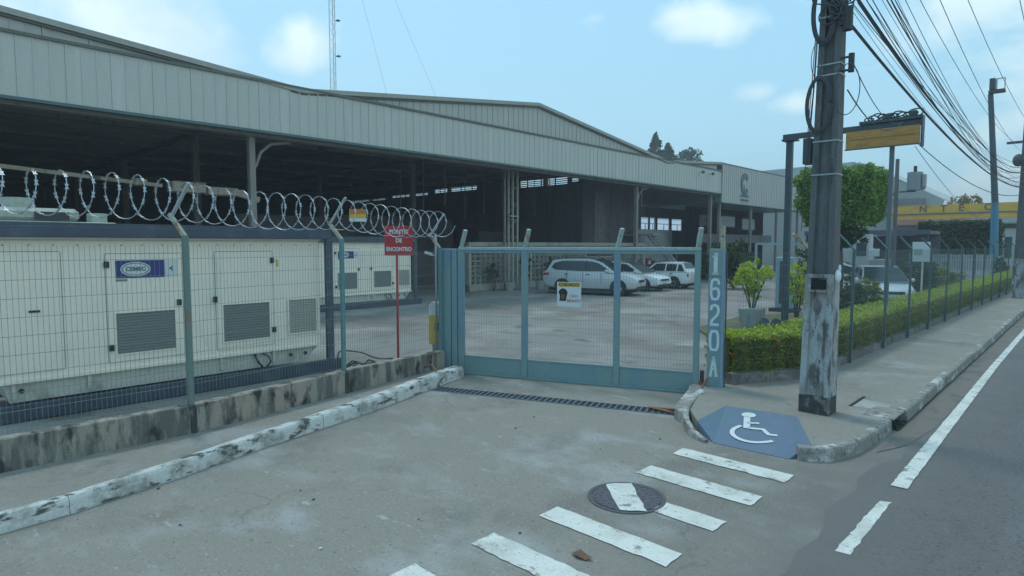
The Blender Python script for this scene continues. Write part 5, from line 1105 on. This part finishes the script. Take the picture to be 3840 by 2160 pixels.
def ring(cx_, cy_, cz, ry, rz_, n=26, a0=0, a1=2*PI, ax='x'): return [(cx_+(ry*math.cos(a0+(a1-a0)*k/n) if ax == 'x' else 0), cy_+(ry*math.cos(a0+(a1-a0)*k/n) if ax == 'y' else 0), cz+rz_*math.sin(a0+(a1-a0)*k/n)) for k in range(n+1)]
for dr in (0, .018, .035): part('cable_coil', MB().tube(ring(-2.86, 9.06-dr*.3, 4.40, .17-dr, .38-dr), .012, 5), m_cable, up_, smooth=True)
for dr in (0, .02, .04): part('cable_coil', MB().tube(ring(-2.83, 9.07-dr*.3, 5.62, .16-dr, .42-dr), .014, 5), m_cable, up_, smooth=True)
part('cable_coil', MB().tube(ring(-2.52, 9.05, 4.55, .16, .33), .006, 4), m_cable, up_, smooth=True); part('cable_coil', MB().tube(ring(-2.90, 9.04, 5.0, .07, .22), .005, 4), m_cable, up_, smooth=True)

for k in range(16):
    cx_, cz_ = -2.72+random.uniform(-.12, .14), 5.66+random.uniform(-.14, .2); part('cable_hub_loop', MB().tube(ring(cx_, 9.02+random.uniform(-.02, .03), cz_, .05+random.uniform(0, .08), .06+random.uniform(0, .10), 12, ax='y' if k % 3 else 'x') if k % 3 == 0 else [(cx_+(.09+.03*(k % 4))*math.cos(a), 9.03-.02*math.sin(a*2), cz_+(.06+.02*(k % 5))*math.sin(a)) for a in [2*PI*j/14 for j in range(15)]], .010, 5), m_cable, up_, smooth=True)
for x_, y0_ in ((-2.985, .0), (-2.97, .03), (-2.955, .01)): part('down_cable', MB().tube([(x_+.06, 9.04, 5.3), (x_+.03, 9.04+y0_, 4.6), (x_, 9.04, 4.0), (x_-.01, 9.05, 3.6)], .006, 4), m_cable, up_)
part('down_cable', MB().tube([(-3.02, 9.1, 3.62), (-3.04, 9.1, 3.35), (-3.035, 9.12, 3.0), (-3.05, 9.1, 2.7)], .005, 4), m_cable, up_)
solo('rag', MB().ball((-2.56, 9.12, 2.08), .045, .04, .09, 8, 6).ball((-2.54, 9.12, 2.18), .02, .02, .06, 6, 5), m_carW, 'white crumpled rag caught on the right edge of pole', 'rag', (-2.56, 9.12, 2.0), smooth=True)

# far pole, cables
fp = thing('far_utility_pole', 'dark far utility pole with crossarm at the right edge of view', 'utility pole', (-2.52, 35.2, .15))
part('shaft', loft([[(-2.52+dx*(.22-.012*z), 35.2+dy*(.18-.01*z), z) for dx, dy in ((-1, -1), (1, -1), (1, 1), (-1, 1))] for z in (.15, 2.2, 5, 8, 10)]), m_pole, fp)
part('whitewashed_foot', MB().box(-2.75, -2.29, 35.0, 35.4, .15, 1.9), m_poleW, fp)
part('crossarm', MB().box(-3.2, -1.6, 35.1, 35.22, 6.95, 7.05), m_pole, fp); part('cable_cluster', MB().ball((-2.75, 35, 6.2), .22, .2, .28, 8, 6), m_cable, fp, smooth=True)
def cable(a, b, sag, r, n=18): return MB().tube([tuple(Vector(a).lerp(Vector(b), k/n)-Vector((0, 0, 4*sag*(k/n)*(1-k/n)))) for k in range(n+1)], r, 4)
def wire(a, b, sag, r, label, grp): return solo('overhead_cable', cable(a, b, sag, r), m_cable, label, 'cable', a, grp)
G1 = 'bundled cables between the two poles'
Lb = 'thin black cable of the tangled bundle running along the road between poles'
for k in range(17):
    a = (-2.60+random.uniform(-.10, .40), 9.14+random.uniform(-.05, .05), 5.45+random.uniform(0, 1.05)); b = (-2.55+random.uniform(-.12, .15), 35.1, 5.0+random.uniform(0, 1.0))
    wire(a, b, random.uniform(.55, .95), random.choice((.004, .005, .007, .009)), Lb, G1)
wire((-2.55, 9.08, 5.45), (-2.5, 35.1, 5.0), .55, .024, 'thickest black cable, lowest of the bundle leaving the near pole', None)
wire((-2.5, 9.1, 5.8), (-2.45, 35.1, 5.7), .8, .022, 'thick twisted cable in the middle of the bundle', None)
for i, (a, b, sg) in enumerate((((-1.9, 9.2, 7.2), (-2.0, 35.2, 7.0), .5), ((-2.4, 9.2, 7.0), (-2.9, 35.2, 7.0), .5), ((-1.2, 9.2, 7.4), (-1.6, 35.2, 7.1), .45), ((-2.0, 9.2, 6.7), (-2.6, 35.2, 6.5), .5))):
    wire(a, b, sg, .006, ('third', 'lowest and leftmost', 'outermost right', 'second')[i]+' single thin power wire above the road, apart from the bundle', 'single power wires above the road')
for i, (q, r_) in enumerate(((((-2.48, 9.1, 4.93), (-3.7, 18.2, 5.62)), .007), (((-2.52, 9.1, 4.55), (-3.75, 18.2, 5.58)), .010))):
    wire(q[0], q[1], .35, r_, ('upper', 'lower')[i]+' slack wire from the concrete pole to the dark portal beam', None)
wire((-3.38, 18.2, 5.0), (-2.6, 35.1, 4.7), .45, .014, 'drooping cable from the portal end towards the far pole', None)
wire((-3.45, 18.2, 4.95), (-5.1, 50, 4.0), .5, .008, 'thin cable from the orange signboard towards the tall floodlight mast', None)
wire((-2.9, 9.05, 5.85), (-14, 4.0, 9.4), .4, .012, 'short black cable leaving the pole top towards the left', None)

# ------------------------------------------------------------------ dark portal with signboard
po = thing('portal_frame', 'tall dark steel portal carrying a beam above the roadside fence', 'portal', (-6.46, 18.2, 0))
part('post', MB().box(-6.56, -6.40, 18.13, 18.29, 0, 5.42), m_portal, po, bevel=.01); part('post', MB().box(-4.00, -3.90, 18.16, 18.26, 0, 5.26), M('grey pipe paint', (.13, .16, .17), .5, fine=(.1, 8)), po, bevel=.01)
part('cap_plate', MB().box(-6.66, -6.28, 18.05, 18.37, 5.425, 5.47), m_portal, po); part('beam', MB().box(-6.66, -3.33, 18.14, 18.28, 5.475, 5.62), m_portal, po, bevel=.01)
part('end_plate', MB().box(-3.325, -3.29, 18.08, 18.34, 4.95, 5.70), m_portal, po); part('junction_bar', MB().box(-4.7, -3.335, 18.08, 18.34, 5.625, 5.70), m_portal, po)
for k in range(12):
    cx_ = -4.5+k*.095; part('cable_loop', MB().tube([(cx_+(.10+.03*(k % 3))*math.cos(a), 18.2+.05*math.sin(a*2+k), 5.74+.02*(k % 4)+(.05+.02*(k % 3))*math.sin(a)) for a in [2*PI*j/12 for j in range(13)]], .018, 5), m_cable, po, smooth=True)
for x_ in (-4.15, -3.6): part('relay_box', MB().box(x_, x_+.17, 18.12, 18.28, 5.705, 5.84), m_flood, po, bevel=.02)
so = thing('orange_signboard', 'faded orange signboard hanging under the dark portal beam', 'sign', (-4.16, 18.1, 5.0))
part('board', MB().box(-5.0, -3.34, 18.06, 18.12, 5.02, 5.465), m_ochre, so); part('edge', MB().box(-5.02, -3.335, 18.055, 18.125, 4.99, 5.018), m_trim, so)
for z in (5.24,): part('board_line', MB().box(-4.9, -3.45, 18.052, 18.058, z, z+.02), M('brown print', (.33, .16, .05), .6, fine=None), so)
# distant pole with transformer
tpz = thing('transformer_pole', 'grey pole carrying a round transformer, seen right of the clipped tree', 'utility pole', (-8.6, 41, 0))
part('shaft', MB().tube([(-8.6, 41, 0), (-8.6, 41, 7.4)], .13, 8, r2=.10), m_pole, tpz)
tx = part('transformer_tank', MB().tube([(-7.75, 41.2, 5.6), (-7.75, 41.2, 6.6)], .38, 14), M('transformer grey', (.25, .28, .29), .5, fine=(.1, 4)), tpz, smooth=False)
part('bushing', MB().tube([(-7.75, 41.2, 6.6), (-7.75, 41.2, 6.95)], .09, 8), m_plas, tx); part('radiator', MB().box(-7.36, -7.22, 41.0, 41.4, 5.75, 6.45), m_roofG, tx); part('radiator_arm', MB().box(-7.37, -7.23, 41.15, 41.25, 5.6, 5.74), m_roofG, tx)
part('bracket', MB().box(-8.5, -7.7, 41.15, 41.25, 5.5, 5.58), m_pole, tpz)
# floodlight mast
fm_ = thing('floodlight_mast', 'tall slightly leaning floodlight mast with a blue lower section', 'lamp post', (-4.85, 50, 0))
part('blue_section', MB().tube([(-4.85, 50, 0), (-4.98, 50, 5.2)], .26, 10, r2=.20), m_blueP, fm_); part('upper_section', MB().tube([(-4.98, 50, 5.2), (-5.25, 50, 8.8), (-5.5, 50, 12.1)], .19, 10, r2=.15), m_portal, fm_)
part('lamp_head', MB().box(-5.6, -4.75, 49.7, 50.2, 12.1, 12.3).box(-5.55, -5.25, 49.6, 50.2, 12.32, 13.0), m_flood, fm_, bevel=.03); part('lamp_cage', MB().box(-5.2, -5.15, 49.7, 49.75, 12.3, 12.95).box(-4.8, -4.75, 49.7, 49.75, 12.3, 12.9).box(-5.2, -4.75, 49.7, 49.74, 12.9, 12.96), m_galv, fm_)
# white square sign
sg = thing('square_sign', 'white square sign on a thin white post behind the hedge', 'sign', (-5.0, 28.6, 0))
part('post', MB().tube([(-5.0, 28.6, 0), (-5.0, 28.6, 2.0)], .035, 8), m_lab, sg); part('board', MB().box(-5.35, -4.75, 28.5, 28.53, 1.85, 2.62), m_lab, sg, bevel=.01); part('board_print', MB().box(-5.28, -5.0, 28.49, 28.5, 2.1, 2.35), M('pale print', (.35, .42, .33), .6, fine=None), sg)

# ------------------------------------------------------------------ mast, trees and buildings farther off
ms = thing('radio_mast', 'slim guyed lattice radio mast rising behind the warehouse roof', 'mast', (-60, 35.5, 0))
leg = [(-60+.33*math.cos(a), 35.5+.33*math.sin(a)) for a in (R(20), R(140), R(260))]
for x_, y_ in leg: part('leg', MB().tube([(x_, y_, 0), (x_, y_, 46)], .035, 5), m_mast, ms)
bz = MB(); z = 0
while z < 45.5:
    for i in range(3): a, b = leg[i], leg[(i+1) % 3]; bz.tube([(*a, z), (*b, z+.5)], .014, 3, cap=False); bz.tube([(*b, z+.5), (*a, z+1.0)], .014, 3, cap=False)
    z += 1.0
part('bracing', bz, m_mast, ms, kind='stuff')
for z in (22.5, 26.2): part('small_aerial', MB().box(-59.9, -59.5, 35.8, 36.15, z, z+.1), m_flood, ms)
for (a, b) in (((-60, 35.5, 41), (-60, 48.6, 0)), ((-60, 35.5, 44), (-60, 62, 0))): part('guy_wire', MB().tube([a, b], .012, 3), m_cable, ms)
def conifer(label, x, y, h, r, nm='conifer'):
    t = thing(nm, label, 'tree', (x, y, 0), 'trees beyond the warehouse'); part('trunk', MB().tube([(x, y, 0), (x, y, h)], .3, 6, r2=.04), m_bark, t); P = []
    for k in range(150):
        z = h*(.45+.55*RNG.uniform()**.8); rr = r*(1-(z/h-.45)/.55)**.75+.15; a = RNG.uniform(0, 2*PI); P.append(blobpts((x+rr*.75*math.cos(a), y+rr*.75*math.sin(a), z), (rr*.45, rr*.45, .45), 30))
    foliage('crown', np.concatenate(P), .55, f_conif, t, asp=.4)
conifer('tallest dark conifer poking above the gable at right', -60, 101.5, 22.8, 3.4); conifer('second dark conifer right of the tallest one', -60, 105.9, 21.4, 4.2)
for lb, x, y, z, r in (('round dark treetop right of the two conifers', -60, 112.5, 18.6, 3.4), ('lowest dark treetop ending against the office roof', -60, 117, 17.2, 2.6), ('sparse bare treetop left of the tallest conifer', -60, 97.6, 17.5, 1.2)):
    t = thing('round_tree', lb, 'tree', (x, y, 0), 'trees beyond the warehouse'); part('trunk', MB().tube([(x, y, 0), (x, y, z)], .35, 6, r2=.15), m_bark, t); foliage('crown', clumps((x, y, z), (r, r, r*.8), 60, 28, .9), .6, f_conif, t)
# third shed: light roof and grey gable
b3 = thing('far_shed', 'light roofed shed with grey sloping gable beyond the clipped tree', 'building', (-22, 82, 0))
part('gable_wall', MB().extr([(-34, 80, 0), (-12.6, 80, 0), (-12.6, 80, 6.4), (-12.3, 80, 7.3), (-17.4, 80, 10.3), (-20.7, 80, 12.0), (-34, 80, 11.6)], (0, .3, 0)), m_roofG, b3)
part('roof_slope', MB().add([(-20.7, 80.0, 12.12), (-12.2, 80.0, 7.36), (-12.2, 110, 7.36), (-20.7, 110, 12.12), (-20.7, 80.0, 12.03), (-12.2, 80.0, 7.27), (-12.2, 110, 7.27), (-20.7, 110, 12.03)], [(0, 1, 2, 3), (4, 7, 6, 5), (0, 4, 5, 1), (1, 5, 6, 2), (2, 6, 7, 3), (3, 7, 4, 0)]), m_roofL, b3)
part('light_roof', MB().extr([(-36, 79.5, 10.6), (-22.6, 79.5, 10.2), (-20.9, 79.5, 12.1), (-34, 79.5, 11.9)], (0, .2, 0)), m_roofL, b3)
part('dark_canopy', MB().box(-18.5, -14.0, 79.6, 79.95, 6.0, 7.6), m_dark, b3)
# yellow fronted shop row
sh = thing('yellow_shop', 'long shop front with a yellow band and dark letters far up the road', 'building', (-11, 78, 0))
part('wall', MB().box(-17, -4.9, 78.3, 79.6, 0, 6.5), m_bwall, sh); part('yellow_band', MB().box(-16.9, -4.8, 78, 78.3, 5.25, 6.72), m_yband, sh); part('band_ledge', MB().box(-16.9, -4.8, 77.9, 77.99, 5.72, 5.86), m_trim, sh); part('lower_fascia', MB().box(-16.4, -4.9, 77.6, 78.28, 4.65, 5.22), M('pink white fascia', (.45, .38, .35), .6, layers=[((.45, .20, .13), .3, .5, .55, (1, 1, .2), 3)], fine=None), sh)
for ch, x_ in (('N', -13.8), ('T', -12.0), ('E', -10.5), ('C', -8.3)): text('band_letter', ch, .95, face_mtx((x_, 77.98, 6.3), (1, 0, 0), (0, 0, 1)), M('letter brown', (.12, .10, .07), .6, fine=None), sh, .02, .02)
part('painted_opening', MB().box(-16.5, -6.0, 78.2, 78.28, 0, 4.6), m_dark2, sh)  # dark panel on the wall paints the shade of an open front
foliage('crown', clumps((-10.6, 81, 7.1), (1.6, 1.6, .7), 26, 26, .5), .3, f_croton, thing('yellow_tree', 'yellowish treetop peeping over the yellow shop band', 'tree', (-10.6, 81, 0)))
ch_ = thing('tall_clipped_hedge', 'tall dark clipped hedge block left of the floodlight mast', 'hedge', (-7, 52, 0))
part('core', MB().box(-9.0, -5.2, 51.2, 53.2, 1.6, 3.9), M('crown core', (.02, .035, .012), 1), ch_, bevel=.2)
P = np.stack([RNG.uniform(-9.3, -4.9, 9000), 51.1+RNG.normal(size=9000)*.12, RNG.uniform(1.75, 4.05, 9000)], 1); P2 = np.stack([RNG.uniform(-9.3, -4.9, 3000), RNG.uniform(51, 53.3, 3000), 4.0+RNG.normal(size=3000)*.08], 1); P3 = np.stack([-4.95+RNG.normal(size=2500)*.1, RNG.uniform(51, 53.3, 2500), RNG.uniform(1.8, 4, 2500)], 1)
foliage('foliage', np.concatenate([P, P2, P3]), .2, f_dark, ch_); part('trunk', MB().tube([(-7.8, 52, 0), (-7.8, 52, 1.7)], .12, 6).tube([(-6.1, 52, 0), (-6.1, 52, 1.7)], .12, 6), m_bark, ch_)
# carport, booth, palisade, white buildings
cp = thing('carport', 'low dark flat roofed carport behind the roadside fence', 'carport', (-12, 44, 0))
part('roof', MB().box(-14, -7.2, 42.5, 46, 3.15, 3.35), m_dark, cp); part('edge_beam', MB().box(-14, -7.1, 42.4, 42.5, 3.12, 3.4), M('slate paint', (.11, .12, .16), .6, fine=(.1, 3)), cp)
for x_ in (-13.9, -10.6, -7.3): part('post', MB().box(x_-.07, x_+.07, 42.6, 42.74, 0, 3.15), m_portal, cp)
part('back_panel', MB().box(-14, -7.2, 46, 46.1, 0, 3.1), m_dark2, cp)
bo = thing('guard_booth', 'small white guard booth with dark window beyond the fence', 'booth', (-10.2, 38.5, 0))
part('walls', MB().box(-11.9, -9.3, 38, 39.6, 0, 2.35), m_bwall, bo); part('tower', MB().box(-10.0, -9.1, 37.9, 38.6, 0, 3.1), m_bwall, bo); part('window', MB().box(-9.75, -9.25, 37.88, 37.9, 1.9, 2.6), m_win, bo); part('door', MB().box(-11.2, -10.5, 37.98, 38, .1, 2.0), m_winL, bo)
sc2 = thing('yard_clutter', 'grey equipment cabinet and sign boards stacked beyond the white car', 'cabinet', (-8, 37, 0)); part('cabinet', MB().box(-8.9, -8.0, 37, 37.6, 0, 1.75), m_roofG, sc2, bevel=.02); part('board', MB().box(-8.9, -8.4, 36.95, 36.98, 1.9, 2.3), m_lab, sc2, bevel=.01); part('post', MB().box(-8.68, -8.62, 37, 37.06, 1.75, 2.0), m_galv, sc2)
pf = thing('white_palisade', 'white vertical slat fence panel below the tall hedge block', 'fence', (-6, 45, 0)); s0_ = None
for k in range(26):
    x_ = -7.6+k*.125
    if s0_ is None: s0_ = part('slat', MB().box(x_, x_+.085, 45, 45.04, .4, 1.95), m_bwall, pf); xb = x_
    else: inst(s0_, pf, (x_-xb, 0, random.uniform(-.02, .02)))
part('rail', MB().box(-7.7, -4.3, 45.041, 45.09, .6, .7).box(-7.7, -4.3, 45.041, 45.09, 1.6, 1.7), m_totem, pf); 
for x_ in (-8.5, -8.25): part('gate_leaf', MB().box(x_, x_+.2, 44.5, 44.55, .3, 2.0), m_bwall, pf)
wbg = thing('white_street_house', 'white walled house at the end of the pavement on the right edge', 'house', (-4.4, 66, 0))
part('wall', MB().box(-6.6, -3.2, 66, 76, 0, 4.3), m_bwall, wbg); part('awning', MB().box(-6.9, -2.9, 65.2, 66, 4.4, 4.75), m_roofL, wbg); part('green_trim', MB().box(-6.6, -3.2, 65.9, 65.99, 3.9, 4.25), f_dark, wbg)
for x_ in (-5.8, -4.9, -4.0): w_ = part('window', MB().box(x_, x_+.5, 65.94, 65.99, 1.4, 3.2), m_trim, wbg); part('pane', MB().box(x_+.05, x_+.45, 65.92, 65.935, 1.45, 3.15), m_win, w_)
bush('dark shrubs at the foot of the white house by the pavement', (-3.6, 58, 1.2), (.8, 2.5, 1.0), 1800, f_dark, .2)
bush('tall dark shrub by the white palisade', (-4.2, 46.5, 1.2), (.5, .8, 1.0), 1000, f_dark, .16)
bush('dark shrub between carport and palisade', (-7.3, 40.5, 1.1), (.9, .8, 1.0), 1400, f_dark, .18)
bush('leafy dark shrub under the clipped tree', (-9.3, 28.2, 1.2), (.9, .9, 1.1), 1800, f_dark, .16)
# thin haze volume, added to lift the dark interior tones
hz_ = meshobj('haze', MB().box(-500, 200, -150, 700, -1.5, 50), M('haze air', (1, 1, 1)), (0, 0, 0)); hz_['kind'] = 'stuff'
hm = hz_.data.materials[0].node_tree; [hm.nodes.remove(n) for n in list(hm.nodes) if n.type != 'OUTPUT_MATERIAL']
pv = hm.nodes.new('ShaderNodeVolumePrincipled'); pv.inputs['Density'].default_value = HAZE; pv.inputs['Color'].default_value = (.8, .86, .92, 1); pv.inputs['Anisotropy'].default_value = .2
hm.links.new(pv.outputs[0], [n for n in hm.nodes if n.type == 'OUTPUT_MATERIAL'][0].inputs['Volume'])
# distant wooded skyline so that the horizon is not bare from other viewpoints
P = []
for k in range(260):
    a = RNG.uniform(-1.5, .5); d_ = RNG.uniform(190, 320); P.append(blobpts((math.sin(a)*d_, math.cos(a)*d_, RNG.uniform(0, 2)), (11, 11, 4), 60))
me = leaves(np.concatenate(P), 2.6, name='far_woods'); me.materials.append(f_dark); o = bpy.data.objects.new('far_woods', me); COL.objects.link(o); o['kind'] = 'stuff'
for o in list(bpy.data.objects):
    if o.get('kind') == 'structure' and o.name.startswith('crosswalk'): pass
